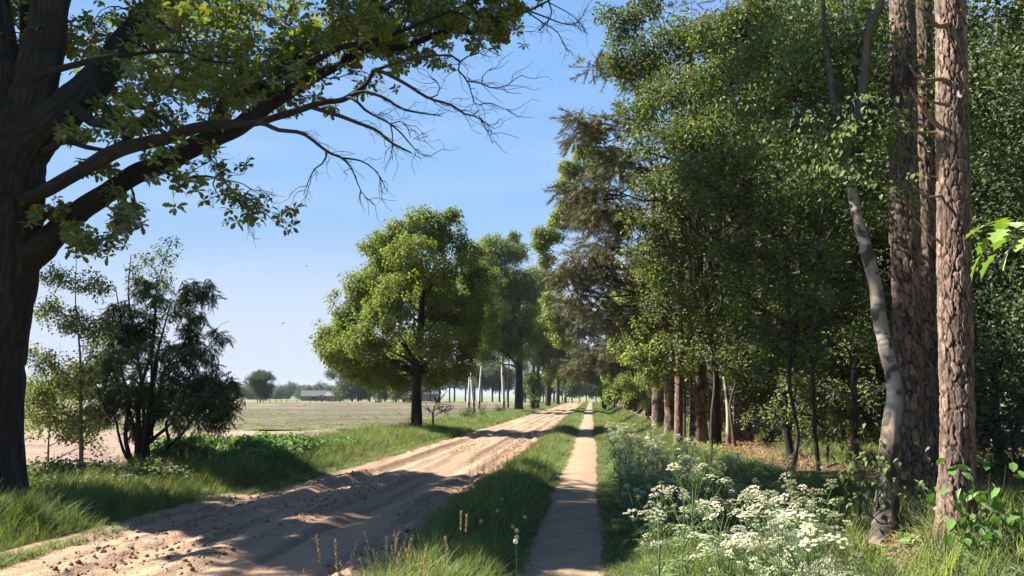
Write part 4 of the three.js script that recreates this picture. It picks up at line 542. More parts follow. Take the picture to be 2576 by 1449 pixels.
leafy('alder_tree', 'slender leafy alder spreading before the dark pines of the bank', 761, 1985, 1215, [[1800, 420, 70], [1880, 380, 70], [1960, 420, 70, -0.5], [1780, 520, 60], [1850, 500, 70], [1930, 540, 70], [2020, 480, 60, -0.6], [1820, 620, 60], [1900, 640, 60], [1990, 640, 60], [1850, 720, 56], [1940, 740, 56], [2040, 760, 50, -0.4], [1890, 820, 50], [1980, 850, 50], [2050, 900, 44], [2080, 640, 50, -0.6], [1740, 440, 50], [1920, 930, 40]], { per: 150, rad: 0.035, bark: M.alderBark, geos: [...G.broad, G.birch[2]], twigs: 6 });
leafy('alder_tree', 'leafy alder in front of the free-standing pine, hiding its upper stem', 762, 1790, 1150, [[1640, 460, 60], [1700, 520, 60], [1600, 560, 50], [1660, 600, 60], [1740, 620, 60], [1610, 650, 50], [1690, 690, 56], [1760, 720, 56], [1720, 780, 50], [1800, 800, 50], [1780, 860, 46], [1840, 560, 60], [1830, 680, 56], [1650, 760, 46], [1760, 900, 34], [1820, 920, 34], [1690, 880, 36]], { per: 130, rad: 0.035, bark: M.alderBark, twigs: 6 });
leafy('alder_tree', 'pale leafy tree over the roots of the second pine stem', 763, 1690, 1085, [[1600, 740, 46], [1640, 800, 46], [1580, 820, 40], [1620, 860, 42], [1660, 900, 40], [1590, 900, 36], [1560, 860, 36], [1640, 950, 30], [1690, 940, 30], [1600, 680, 46], [1550, 760, 40]], { per: 110, rad: 0.05, bark: M.alderBark, mat: M.oakBright, geos: [...G.broad, ...G.oakMid] });
leafy('alder_tree', 'dense leafy tree high between the dark pines and the birch crown', 764, 2060, 1190, [[2060, 180, 70, 1], [2000, 120, 70, 1], [1940, 230, 70, 1], [2080, 330, 70, 1], [2010, 400, 70, 1], [2140, 540, 60, 1], [2100, 700, 60, 1], [2140, 640, 50, 1], [2140, 760, 50, 1], [2110, 860, 50, 1], [2190, 880, 50, 1], [2320, 740, 50, 1.5, 0.7], [2340, 960, 50, 1, 0.7], [2210, 1080, 46, 1, 0.7], [2130, 1060, 46, 1]], { per: 120, rad: 0.04, bark: M.alderBark });
leafy('hazel_tree', 'light green hazel hiding the pine stems beside the free-standing pine', 769, 1722, 1118, [[1640, 690, 44], [1690, 740, 46], [1730, 800, 46], [1650, 800, 42], [1700, 860, 42], [1640, 880, 36], [1750, 880, 40], [1690, 930, 32], [1640, 940, 28], [1760, 740, 46], [1780, 820, 40], [1740, 940, 24], [1610, 820, 34], [1600, 900, 30]], { per: 150, rad: 0.04, bark: M.alderBark, mat: M.oakBright });
leafy('hazel_tree', 'hazel between the pale thin birch and the dark pines', 770, 1850, 1125, [[1840, 760, 46], [1890, 800, 46], [1930, 760, 46], [1820, 840, 40], [1870, 880, 42], [1920, 880, 42], [1850, 940, 34], [1900, 950, 34], [1960, 900, 40], [1800, 900, 30], [1980, 800, 46], [2020, 860, 40]], { per: 140, rad: 0.04, bark: M.alderBark });
leafy('hedge_shrub', 'rounded green hedge bush at the first pine of the bank', 771, 1640, 1062, [[1610, 960, 30], [1640, 980, 26], [1590, 1000, 24], [1625, 1015, 20], [1575, 960, 26], [1655, 940, 26]], { mat: M.oakBright, geos: G.broad, per: 130, category: 'bush', twigs: 3 });
// the dark wood behind: trees set back from the bank
{
  const r = rng(770), places = [];
  for (let i = 0; i < 33; i++) places.push([5.6 + (i % 3) * 4 + r() * 2.2, -5 - Math.floor(i / 3) * 4.6 - r() * 3]);
  places.forEach(([x, z], i) => {
    const p = V(x, bankY(x, z) - 0.05, z), h = 11 + 4 * r(), cl = [];
    for (let k = 0; k < 13; k++) { const a = r() * 6.28, rad = 2.3 * r(); cl.push({ c: p.clone().add(V(Math.cos(a) * rad, 1.2 + (h - 1.5) * (k + r() * 0.7) / 13, Math.sin(a) * rad)), r: 1.2 + 0.5 * r(), flat: 0.8 }); }
    const kind = i % 3;
    tree({ name: kind === 0 ? 'wood_pine' : 'wood_tree', label: kind === 0 ? 'dark pine standing deep inside the shaded wood' : 'dark leafy tree standing deep inside the shaded wood', group: kind === 0 ? 'pines deep in the wood' : 'leafy trees deep in the wood', seed: 780 + i, trunk: [p, p.clone().add(V(0.1, h * 0.4, 0)), p.clone().add(V(0, h, 0.1))], radii: [0.2, 0.15, 0.03], bark: kind === 0 ? M.pineFar : M.darkBark, sides: 8, every: 1, low: 0.1, bare: true, clumps: cl, per: z > -17 ? 150 : 66, geos: z > -17 ? G.broad : G.mid, leafMat: kind === 0 ? M.farLeaf : M.alderLeaf, leaf: { thin: 0.36, gap: 0.9, lo: 0.6, hi: 1.2 }, twigs: 2, twigSize: 1.6 });
  });
  for (let i = 0; i < 9; i++) { // the wood's edge farther down the path
    const z = -62 - i * 16 - r() * 4, x = 3.2 + r() * 1.6, p = V(x, bankY(x, z), z), h = 10 + 4 * r(), cl = [];
    for (let k = 0; k < 10; k++) { const a = r() * 6.28, rad = 1.8 * r(); cl.push({ c: p.clone().add(V(Math.cos(a) * rad + 0.6, 1.0 + (h - 1.2) * (k + r() * 0.7) / 10, Math.sin(a) * rad)), r: 1.4 + 0.5 * r() }); }
    tree({ name: 'edge_tree', label: 'leafy tree of the wood edge far down the path', group: 'far trees of the wood edge', seed: 820 + i, trunk: [p, p.clone().add(V(0, h * 0.5, 0)), p.clone().add(V(0, h, 0))], radii: [0.2, 0.15, 0.03], bark: M.darkBark, sides: 8, every: 1, bare: true, clumps: cl, per: 26, geos: G.mid, leafMat: i % 2 ? M.oakBright : M.farLeaf, leaf: { thin: 0.36, gap: 1, lo: 0.6, hi: 1.2, size: 1.4 }, twigs: 0 });
  }
}

// ------------------------------------------------------------------ grass, nettles and flowers
const T = { fine: [tuft(11, 0.42, 0.08, 0.0062, 31, 0.8), tuft(12, 0.32, 0.1, 0.0066, 32, 1.2), tuft(8, 0.55, 0.07, 0.0055, 33, 0.6), tuft(10, 0.26, 0.08, 0.0075, 37, 1.4)], far: [tuft(12, 0.34, 0.16, 0.009, 34, 0.7), tuft(13, 0.3, 0.18, 0.009, 35, 0.8)], low: [tuft(18, 0.13, 0.12, 0.0045, 36, 1.1)] };
function scatter(seed, n, near, far, xOf, sizeOf, o = {}) { // closer ground carries more tufts
  const r = rng(seed), list = [];
  for (let i = 0; i < n; i++) {
    const k = o.power ?? 0.35, z = -Math.pow(lerp(Math.pow(near, k), Math.pow(far, k), r()), 1 / k), x = xOf(r, -z), s = sizeOf(x, -z, r);
    if (s <= 0.05) continue;
    const b = lerp(0.4, 1.5, r()) * (o.tone ? o.tone(x, z) : 1), w = (fbm(x * 0.7, z * 0.5, 170, 3) - 0.45) * 1.1 + (r() < 0.1 ? 0.9 : 0);
    list.push({ m: mat4(V(x, groundY(x, z) - 0.02, z), euler((r() - 0.5) * 0.5, r() * 6.28, (r() - 0.5) * 0.5), V(s * (0.8 + 0.5 * r()), s, s * (0.8 + 0.5 * r()))), c: [b * (1 + w * 0.7), b * (1 + w * 0.15), b * (1 - w * 0.3)] });
  }
  return list;
}
function grassArea(name, label, list, geos, mat = M.grass) { const g = new THREE.Group(); g.name = numbered(name); g.userData = { label, category: 'grass', kind: 'stuff' }; scene.add(g); geos.forEach((q, i) => copies('blades', q, mat, list.filter((_, k) => k % geos.length === i), g)); return g; }
function seedStalk(seed) { const r = rng(seed), out = [], h = 0.72; for (let k = 0; k < 3; k++) { const bx = (r() - 0.5) * 0.1, bz = (r() - 0.5) * 0.1, lx = (r() - 0.5) * 0.3, lz = (r() - 0.5) * 0.3, w = 0.0016, H = h * (0.75 + 0.4 * r()); out.push(bx - w, 0, bz, bx + w, 0, bz, bx + lx, H, bz + lz, bx, 0, bz - w, bx, 0, bz + w, bx + lx, H, bz + lz); for (let i = 0; i < 16; i++) { const t = 0.78 + 0.22 * i / 16, px = bx + lx * t, py = H * t, pz = bz + lz * t, q = i * 2.4, s = 0.011; out.push(px, py, pz, px + Math.cos(q) * s, py + 0.012, pz + Math.sin(q) * s, px + Math.cos(q + 0.5) * s * 0.6, py + 0.024, pz + Math.sin(q + 0.5) * s * 0.6); } } return soup(out); }
const stalks = [seedStalk(61), seedStalk(62)], weedLeaf = [sprig('long', 11, 0.16, 0.06, 63, 0.5), sprig('round', 12, 0.07, 0.09, 64, 0.3)], strawMat = leafMat(0.3, 0.25, 0.12, 0.25);
const inPatch = (x, z, s, f = 0.5) => fbm(x * f, z * f, s, 3);
grassArea('median_grass', 'tall grass on the strip between the sandy road and the path', scatter(901, 7500, 3, 24, (r, d) => lerp(-1.8 + wave(-d, 65) * 0.5, -0.84, r()), (x, d, r) => (0.25 + 0.75 * inPatch(x, d, 171, 0.8)) * (0.75 + 0.45 * Math.sin(clamp((x + 2.05) / 1.3) * Math.PI)) * (1 - 0.45 * step(15, 20, d))), T.fine);
grassArea('median_grass', 'thin far grass on the strip between the road and the path', scatter(902, 3500, 20, 150, (r, d) => lerp(-1.75, -0.8, r()), (x, d) => 0.5 + 0.5 * inPatch(x, d, 172, 0.4)), T.far);
grassArea('left_verge_grass', 'shaded grass along the left edge of the sandy road', scatter(903, 17000, 6, 34, (r, d) => lerp(-5.9 + wave(-d, 66) * 0.8, -9.4, Math.pow(r(), 1.25)), (x, d) => (0.4 + 0.8 * inPatch(x, d, 173, 0.7)) * (0.5 + 0.5 * step(-5.8, -6.6, x))), T.fine);
grassArea('left_verge_grass', 'sunny far grass below the row of roadside trees', scatter(904, 12000, 30, 170, (r, d) => lerp(-5.6, -9.5, r()), (x, d) => 0.55 + 0.7 * inPatch(x, d, 174, 0.3)), T.far);
grassArea('bank_grass', 'lush grass of the ditch between the path and the wood', scatter(905, 21000, 2.6, 32, (r, d) => lerp(0.3 + wave(-d, 67) * 0.3, 2.5 + wave(-d, 68) * 2, r()), (x, d) => (0.4 + 0.75 * inPatch(x, d, 175, 0.7)) * (0.4 + 0.6 * step(0.3, 0.8, x))), T.fine);
grassArea('bank_grass', 'far grass along the right edge of the path', scatter(906, 9000, 28, 170, (r, d) => lerp(0.15, 2.8, r()), (x, d) => 0.5 + 0.7 * inPatch(x, d, 176, 0.3)), T.far);
grassArea('woodland_grass', 'thin shaded grass tufts on the litter of the wood floor', scatter(907, 16000, 3, 34, (r, d) => lerp(2.2, 8, Math.pow(r(), 1.4)), (x, d) => { const n = inPatch(x, d, 177, 0.55); return n > 0.44 + 0.1 * step(9, 7, d) ? 0.35 + 1.5 * (n - 0.38) : 0; }), T.fine);
grassArea('path_edge_turf', 'short turf creeping over both edges of the path', [...scatter(908, 5000, 3, 60, (r, d) => -0.7 - 0.24 * r() + wave(-d, 69) * 0.55, () => 0.7), ...scatter(909, 5000, 3, 60, (r, d) => 0.15 + 0.26 * r() + wave(-d, 70) * 0.45, () => 0.75), ...scatter(910, 3500, 5, 60, (r, d) => -1.72 - 0.22 * r() + wave(-d, 65) * 0.5, (x, d, r) => r() < 0.5 ? 0.8 : 0), ...scatter(911, 5000, 6, 60, (r, d) => -5.95 + 0.3 * r() + wave(-d, 66) * 0.8, () => 0.8)], T.low);
grassArea('seed_stalks', 'tan flowering grass stalks standing above the roadside grass', [...scatter(921, 90, 4, 30, (r, d) => lerp(-1.8, -0.9, r()), (x, d, r) => 0.55 + 0.5 * r()), ...scatter(922, 300, 6, 40, (r) => lerp(-6.1, -9, r()), (x, d, r) => 0.5 + 0.5 * r()), ...scatter(923, 200, 3.5, 30, (r) => lerp(0.5, 2.6, r()), (x, d, r) => 0.5 + 0.5 * r())], stalks, strawMat);
grassArea('broadleaf_weeds', 'low broad-leaved weeds scattered through the roadside grass', [...scatter(924, 1200, 3.5, 30, (r, d) => lerp(-1.85, -0.85, r()), (x, d, r) => 0.6 + 0.7 * r()), ...scatter(925, 3000, 6, 40, (r) => lerp(-5.95, -9.3, r()), (x, d, r) => 0.6 + 0.9 * r()), ...scatter(926, 3600, 3, 34, (r) => lerp(0.35, 3.2, r()), (x, d, r) => 0.6 + 0.9 * r())], weedLeaf, M.nettle);
{ // weeds sprouting over the fallow field
  const r = rng(915), list = [];
  for (let i = 0; i < 13000; i++) { const a = 36.5 * Math.pow(170 / 36.5, r()), x = lerp(-8, -8 - a * 0.85, Math.pow(r(), 0.8)), [, z] = byDistance(x, a), [u, q] = furrow(x, z), g = fbm(u * 0.03, q * 0.16, 96, 5) + 0.3 * (1 - step(37, 44, a)); if (g < 0.5 - r() * 0.25) continue; const s = 0.5 + 0.6 * r(), b = 0.8 + 0.5 * r(); list.push({ m: mat4(V(x, 0.02 + (fbm(u * 0.12, q * 0.9, 95, 4) - 0.5) * 0.5, z), euler(0, r() * 6.28, 0), V(s * 1.5, s * 0.6, s * 1.5)), c: [b * 1.25, b, b * 1.1] }); }
  grassArea('field_weeds', 'sparse weeds sprouting in bands over the fallow field', list, T.far);
}
{ // the nettle bed by the bush
  const r = rng(920), geos = [sprig('birch', 16, 0.085, 0.17, 41, 0.3), sprig('birch', 14, 0.09, 0.18, 42, 0.3)], list = [];
  for (let i = 0; i < 9500; i++) {
    const z = -13.5 - 14 * r(), x = -6.4 - 3.7 * r() - 0.02 * (-z - 14), n = inPatch(x, z, 178, 0.6), near = step(13.5, 17, -z) * step(29, 20, -z) * step(-6.2, -7.0, x + (n - 0.5)); if (n + near < 1.05 + 0.3 * r()) continue;
    list.push({ m: mat4(V(x, leftY(x, z) + (0.05 + 0.42 * Math.pow(r(), 0.8)) * (1 - 0.65 * step(17, 24, -z)) * near * (0.15 + 1.3 * fbm(x * 1.3, z * 1.3, 179, 3)), z), euler((r() - 0.5) * 0.5, r() * 6.28, (r() - 0.5) * 0.5), 0.8 + 0.5 * r()), c: tint(r, 0.75, 1.25, 0.2) });
  }
  const g = new THREE.Group(); g.name = 'nettle_bed'; g.userData = { label: 'dense bright green nettle bed between the bush and the road', category: 'nettles', kind: 'stuff' }; scene.add(g); geos.forEach((q, i) => copies('leaves', q, M.nettle, list.filter((_, k) => k % 2 === i), g));
}
// cow parsley: white umbels on branching stems over ferny leaves
function umbelShape(seed) {
  const r = rng(seed), tris = [];
  for (let i = 0; i < 11; i++) {
    const a = i * 2.4, rad = 0.046 * Math.sqrt((i + 0.3) / 11), cx = Math.cos(a) * rad, cz = Math.sin(a) * rad, cy = 0.022 - rad * rad * 14 + 0.008 * r();
    for (let k = 0; k < 9; k++) { const b = k * 0.7 + r(), s = 0.004 + 0.002 * r(), d = 0.0085 * Math.sqrt(r()), px = cx + Math.cos(b) * d, pz = cz + Math.sin(b) * d, py = cy + 0.006 * r(), q = r() * 6.28; for (let h = 0; h < 2; h++) { const e = q + h * 3.14; tris.push(px + Math.cos(e) * s, py, pz + Math.sin(e) * s, px + Math.cos(e + 1.57) * s, py + 0.001, pz + Math.sin(e + 1.57) * s, px + Math.cos(e + 3.14) * s, py, pz + Math.sin(e + 3.14) * s); } }
  }
  return soup(tris);
}
function ray2(seed) { const r = rng(seed), g = []; for (let i = 0; i < 9; i++) { const a = i * 2.4, rad = 0.043 * Math.sqrt((i + 0.3) / 9); g.push(tube([V(0, -0.03, 0), V(Math.cos(a) * rad * 0.6, -0.005, Math.sin(a) * rad * 0.6), V(Math.cos(a) * rad, 0.012, Math.sin(a) * rad)], [0.0012, 0.0008], { sides: 3, seg: 2 })); } return mergeGeometries(g); }
function fernLeaf(seed) { const r = rng(seed), out = []; for (let k = 0; k < 11; k++) for (const s of [-1, 1]) { const t = 0.15 + 0.85 * k / 11, L = 0.11 * (1.1 - t); for (let j = 0; j < 4; j++) leafTris('long', L * 0.55, mat4(V(s * L * (j + 0.5) / 4, 0.18 * t - 0.2 * t * t + (r() - 0.5) * 0.02, 0.3 * t), euler((r() - 0.5) * 0.7, s * (0.5 + 0.5 * (j % 2)), (r() - 0.5) * 0.8)), out, 0.1, 0.2); } return soup(out); }
const umbels = [umbelShape(51), umbelShape(52)], rays = ray2(53), ferns = [fernLeaf(54), fernLeaf(55)];
const heads = [];
const parsley = [0, 1, 2, 3, 4].map((v) => {
  const r = rng(930 + v), g = new THREE.Group(), H = 0.72 + 0.06 * v, stems = [], n = 8 + (v % 3) * 3;
  stems.push(tube([V(0, 0, 0), V((r() - 0.5) * 0.06, H * 0.4, (r() - 0.5) * 0.06), V((r() - 0.5) * 0.1, H * 0.78, (r() - 0.5) * 0.1)], [0.006, 0.005, 0.0035], { sides: 5, seg: 6 }));
  const at0 = []; for (let i = 0; i < n; i++) { const a = i * 2.4 + r(), d = i ? 0.09 + 0.16 * r() : 0, e = V(Math.cos(a) * d, H * (0.86 + 0.18 * r()) - d * 0.2, Math.sin(a) * d); stems.push(tube([V(0, H * (0.35 + 0.4 * r()), 0), V(e.x * 0.6, e.y - 0.14, e.z * 0.6), e.clone().add(V(0, -0.03, 0))], [0.0035, 0.0025, 0.002], { sides: 4, seg: 5 })); at0.push([e, a]); }
  part('stem', mergeGeometries(stems), M.stem, g, 'stuff');
  at0.forEach(([e, a], i) => { const u = part('umbel', umbels[i % 2], r() < 0.28 ? M.fadedPetal : M.petal, g); u.position.copy(e); u.rotation.set((r() - 0.5) * 1.1, a, (r() - 0.5) * 1.1); u.scale.setScalar(0.5 + 0.85 * r()); part('ray', rays, M.stem, u, 'stuff'); });
  for (let i = 0; i < 5; i++) { const l = part('leaf', ferns[i % 2], M.stem, g); l.position.set(0, 0.08 + H * 0.12 * i, 0); l.rotation.set(-0.4 + r() * 0.5, i * 2.4, 0, 'YXZ'); l.scale.setScalar(1.3 - 0.12 * i); }
  return g;
});
{
  const r = rng(940); let n = 0;
  const where = ['by the near path edge', 'in the middle of the white drift', 'close to the ditch', 'at the foot of the bank'];
  for (let i = 0; i < 460 && n < 190; i++) {
    const k = 0.4, d = i < 18 ? 4.1 + 1.3 * r() : Math.pow(lerp(Math.pow(4.4, k), Math.pow(24, k), r()), 1 / k), x = i < 18 ? lerp(0.7, 1.55, r()) : lerp(0.38, 1.95, r()), z = -d;
    if (i >= 18) if (fbm(x * 1.6, z * 0.9, 180, 3) < 0.43 || (d < 6.5 && x > 1.6) || (d > 12 && r() < 0.45)) continue;
    const c = parsley[i % 5].clone(); c.name = numbered('cow_parsley'); c.position.set(x, bankY(x, z) - 0.02, z); c.rotation.y = r() * 6.28; c.scale.setScalar(0.55 + 0.65 * r());
    c.userData = { label: `white cow parsley plant ${d < 5.5 ? 'at the very front' : d < 9 ? 'in the dense part' : d < 14 ? 'in the shaded part' : 'at the thin far end'} of the drift, ${x < 0.8 ? 'by the path' : x < 1.4 ? 'in the middle' : 'wood side'}`, category: 'cow parsley', group: `cow parsley ${d < 5.5 ? 'front' : d < 9 ? 'dense' : d < 14 ? 'shaded' : 'far'} ${x < 0.8 ? 'path side' : x < 1.4 ? 'middle' : 'wood side'}` };
    scene.add(c); n++;
  }
  // dandelion clocks on the strip
  const ball = []; for (let i = 0; i < 70; i++) { const y = 1 - 2 * (i + 0.5) / 70, a = i * 2.4, s = Math.sqrt(1 - y * y), d = V(Math.cos(a) * s, y, Math.sin(a) * s), q = V(d.y, d.z, d.x).cross(d).normalize().multiplyScalar(0.005), w = q.clone().cross(d); ball.push(d.x * 0.02 + q.x, d.y * 0.02 + q.y, d.z * 0.02 + q.z, d.x * 0.021 - q.x + w.x, d.y * 0.021 - q.y + w.y, d.z * 0.021 - q.z + w.z, d.x * 0.02 - w.x, d.y * 0.02 - w.y, d.z * 0.02 - w.z); }
  const clock = soup(ball), spots = [[1938, 1325], [1946, 1335], [1930, 1350], [1944, 1362], [1842, 1300], [1870, 1440]];
  [[1290, 1325], [1300, 1335], [1300, 1352], [1297, 1362], [1252, 1285], [1320, 1300], [1210, 1312], [1262, 1256]].forEach(([px, py], i) => {
    const h = 0.32 + 0.06 * r(), p = onGround(px, py, h), g = thing('dandelion_clock', ['pale round dandelion clock, topmost of the near cluster on the strip', 'second dandelion clock down in the cluster beside the path', 'third dandelion clock down in the cluster beside the path', 'lowest dandelion clock of the cluster beside the path', 'single dandelion clock left of the cluster on the strip', 'dandelion clock nearest the path edge', 'dandelion clock toward the road side of the strip', 'farthest dandelion clock on the grass strip'][i], 'dandelion', 'dandelion clocks on the strip', V(p.x, medianY(p.x, p.z), p.z));
    part('stalk', tube([V(0, 0, 0), V(0.01, h * 0.5, 0), V(0, p.y - g.position.y - 0.015, 0)], [0.0025, 0.002], { sides: 5, seg: 4 }), M.stem, g); part('seed_head', clock, M.petal, g).position.y = p.y - g.position.y;
  });
}

// ------------------------------------------------------------------ saplings with large leaves, fallen wood
function bigLeaf(kind, L) { const o = []; leafTris(kind, L, new THREE.Matrix4(), o, 0.15, 0.25); return soup(o); }
{
  const r = rng(950), leaf = bigLeaf('redoak', 0.19), base = onGround(2790, 1600, 0.2), t = thing('red_oak_sapling', 'sapling branch with large bright lobed leaves at the right edge', 'sapling', null, base), d = depthOf(base) + 0.2;
  const tip = at(2470, 585, d + 0.1), mid = at(2590, 600, d);
  part('stem', tube(rel(t, [base, at(2800, 1200, d), at(2780, 800, d), at(2760, 500, d)]), [0.018, 0.014, 0.01, 0.005], { sides: 8, every: 0.1 }), M.twig, t);
  part('branch', tube(rel(t, [at(2785, 900, d), at(2690, 700, d), mid, at(2520, 575, d + 0.05), tip]), [0.009, 0.007, 0.005, 0.003], { sides: 6, every: 0.06 }), M.twig, t);
  [[2475, 570, -2.1, 0.3], [2500, 560, -1.4, 0.2], [2490, 600, -2.2, 0.7], [2530, 575, -1.0, 0.5], [2470, 640, -2.3, 0.9], [2505, 640, -1.9, 0.8], [2555, 560, -0.6, 0.2], [2545, 620, -1.6, 0.9], [2575, 600, -1.1, 0.6], [2560, 650, -2, 1], [2520, 550, 2.6, 0.1], [2590, 570, -0.4, 0.3], [2600, 640, -1.2, 0.8], [2540, 590, -2.6, 0.4]].forEach(([x, y, a, b], i) => { const l = part('leaf', leaf, M.maple, t); l.position.copy(at(x, y, d + (r() - 0.5) * 0.25).sub(t.position)); l.rotation.set(b, a + 0.4 * (r() - 0.5), (r() - 0.5) * 0.8, 'YXZ'); l.scale.setScalar(0.6 + 0.4 * r()); });
  const small = [bigLeaf('round', 0.1), bigLeaf('round', 0.085)];
  const sapling = (name, label, seed, px, py, stems, geo, mat, n, spread) => {
    const q = rng(seed), b = stand(px, py, 0.28), dd = depthOf(b), s = thing(name, label, 'sapling', null, b);
    stems.forEach(([x, y, z], k) => {
      const e = at(x, y, dd + z), c = wander(b.clone().add(V((q() - 0.5) * 0.1, 0, (q() - 0.5) * 0.1)), e, q, 0.12, 4); part('stem', tube(rel(s, c), [0.008, 0.005, 0.002], { sides: 5, every: 0.08 }), M.twig, s);
      const cv = new THREE.CatmullRomCurve3(c); for (let i = 0; i < n; i++) { const p = cv.getPointAt(0.35 + 0.65 * (i + q()) / n).add(V((q() - 0.5) * spread, (q() - 0.4) * spread * 0.6, (q() - 0.5) * spread)), l = part('leaf', geo[i % geo.length], mat, s); l.position.copy(p.sub(s.position)); l.rotation.set(0.2 + q() * 0.9, q() * 6.28, (q() - 0.5) * 0.9, 'YXZ'); l.scale.setScalar(0.7 + 0.6 * q()); }
    });
  };
  sapling('bird_cherry_sapling', 'leafy sapling with large oval leaves before the nearest pine trunk', 951, 2452, 1415, [[2395, 1150, -0.4], [2440, 1190, -0.3], [2490, 1190, 0.1], [2530, 1170, 0], [2470, 1300, -0.2], [2380, 1240, -0.4]], small, M.nettle, 12, 0.26);
  sapling('bird_cherry_sapling', 'drooping leafy shoots low at the right foot of the nearest pine', 952, 2490, 1420, [[2460, 1300, -0.3], [2450, 1360, -0.4], [2560, 1230, 0.2], [2570, 1290, 0]], small, M.nettle, 10, 0.22);
  const tiny = [bigLeaf('birch', 0.06), bigLeaf('birch', 0.05)];
  sapling('birch_sapling', 'small-leaved sapling in front of the leaning birch foot', 953, 2195, 1340, [[2110, 1070, -0.3], [2170, 1060, -0.2], [2220, 1080, -0.3], [2140, 1140, -0.2], [2080, 1120, 0], [2250, 1120, -0.3], [2180, 1150, -0.4], [2130, 1090, 0.2]], tiny, M.birchLeaf, 22, 0.34);
  sapling('birch_sapling', 'small-leaved shoots between the leaning birch and the nearest pine', 954, 2310, 1350, [[2310, 1080, 0.2], [2350, 1110, 0.1], [2290, 1150, -0.2], [2340, 1200, -0.2]], tiny, M.birchLeaf, 14, 0.3);
  // fallen wood on the bank
  const fall = (label, seed, pts, w) => { const q = rng(seed), p = pts.map(([x, y, h]) => { const g = onGround(x, y, 0.3); g.y = bankY(g.x, g.z) + h; return g; }), f = thing('fallen_branch', label, 'branch', null, p[0]); part('bough', tube(rel(f, p), [w, w * 0.8, w * 0.4], { sides: 7, every: 0.06 }), M.deadWood, f); for (let i = 0; i < 3; i++) { const a = new THREE.CatmullRomCurve3(p).getPointAt(0.3 + 0.2 * i); part('twig', tube(rel(f, [a, a.clone().add(V((q() - 0.5) * 0.3, 0.06, (q() - 0.5) * 0.3))]), [w * 0.4, 0.002], { sides: 4, seg: 3 }), M.deadWood, f); } };
  fall('pale arched dead branch lying left of the leaning birch', 961, [[2082, 1195, 0.06], [2110, 1200, 0.16], [2150, 1222, 0.1], [2190, 1240, 0.02]], 0.016);
  fall('thin dead branch on the litter at the foot of the nearest pine', 962, [[2290, 1392, 0.03], [2330, 1380, 0.07], [2370, 1362, 0.05]], 0.014);
  fall('short dead stick leaning in the shaded grass of the bank', 963, [[1998, 1170, 0.02], [2020, 1150, 0.15], [2045, 1130, 0.28]], 0.014);
  fall('bent grey stick on the needle litter right of the pines', 964, [[2500, 1330, 0.02], [2530, 1325, 0.08], [2570, 1335, 0.03]], 0.012);
}
{ // needle litter and clods
  const r = rng(970), stick = soup([0, 0, 0, 0.004, 0, 0, 0.03, 0.006, 0.12, 0, 0, 0, 0.03, 0.006, 0.12, -0.003, 0.004, 0.06]), list = [];
  for (let i = 0; i < 26000; i++) { const z = -3 - 24 * Math.pow(r(), 1.5), x = 1.9 + 6 * Math.pow(r(), 1.3), n = inPatch(x, z, 181, 0.8); if (n < 0.42) continue; const b = 0.7 + 0.9 * r(); list.push({ m: mat4(V(x, bankY(x, z) + 0.006 + 0.03 * r(), z), euler((r() - 0.5) * 0.7, r() * 6.28, 0), 0.7 + 1.1 * r()), c: [b, b * (0.85 + 0.2 * r()), b * 0.8] }); }
  copies('needle_litter', stick, std(0.3, 0.17, 0.09, { side: THREE.DoubleSide }), list).userData = { label: 'brown dry needles and stalks strewn on the wood floor', category: 'litter', kind: 'stuff' };
  const clod = new THREE.IcosahedronGeometry(0.03, 1), pa = clod.attributes.position; for (let i = 0; i < pa.count; i++) { const k = 0.65 + 0.7 * noise3(pa.getX(i) * 50, pa.getY(i) * 50, pa.getZ(i) * 50, 3); pa.setXYZ(i, pa.getX(i) * k, pa.getY(i) * k * 0.7, pa.getZ(i) * k); } clod.computeVertexNormals();
  const lumps = [];
  for (let i = 0; i < 8000; i++) { const d = 3.5 * Math.pow(40 / 3.5, r()), z = -d, x = lerp(-5.7, -1.85, r()), xr = x + (fbm(z * 0.05, 1.5, 61, 2) - 0.5) * 0.45, n = Math.max(step(0.5, 0.66, fbm(xr * 1.3, z * 0.22, 64, 3)), step(-2.7, -2.1, x + wave(z, 65))); if (n < 0.25 + 0.6 * r()) continue; const s = 0.16 + Math.pow(r(), 4) * 0.9; lumps.push({ m: mat4(V(x, roadY(x, z) + 0.004, z), euler(r() * 6, r() * 6, r() * 6), s), c: mix3(DAMP, SAND, r() * 0.6) }); }
  copies('soil_clods', clod, std(1, 1, 1), lumps).userData = { label: 'small crumbs of churned soil along the wheel tracks', category: 'soil', kind: 'stuff' };
}

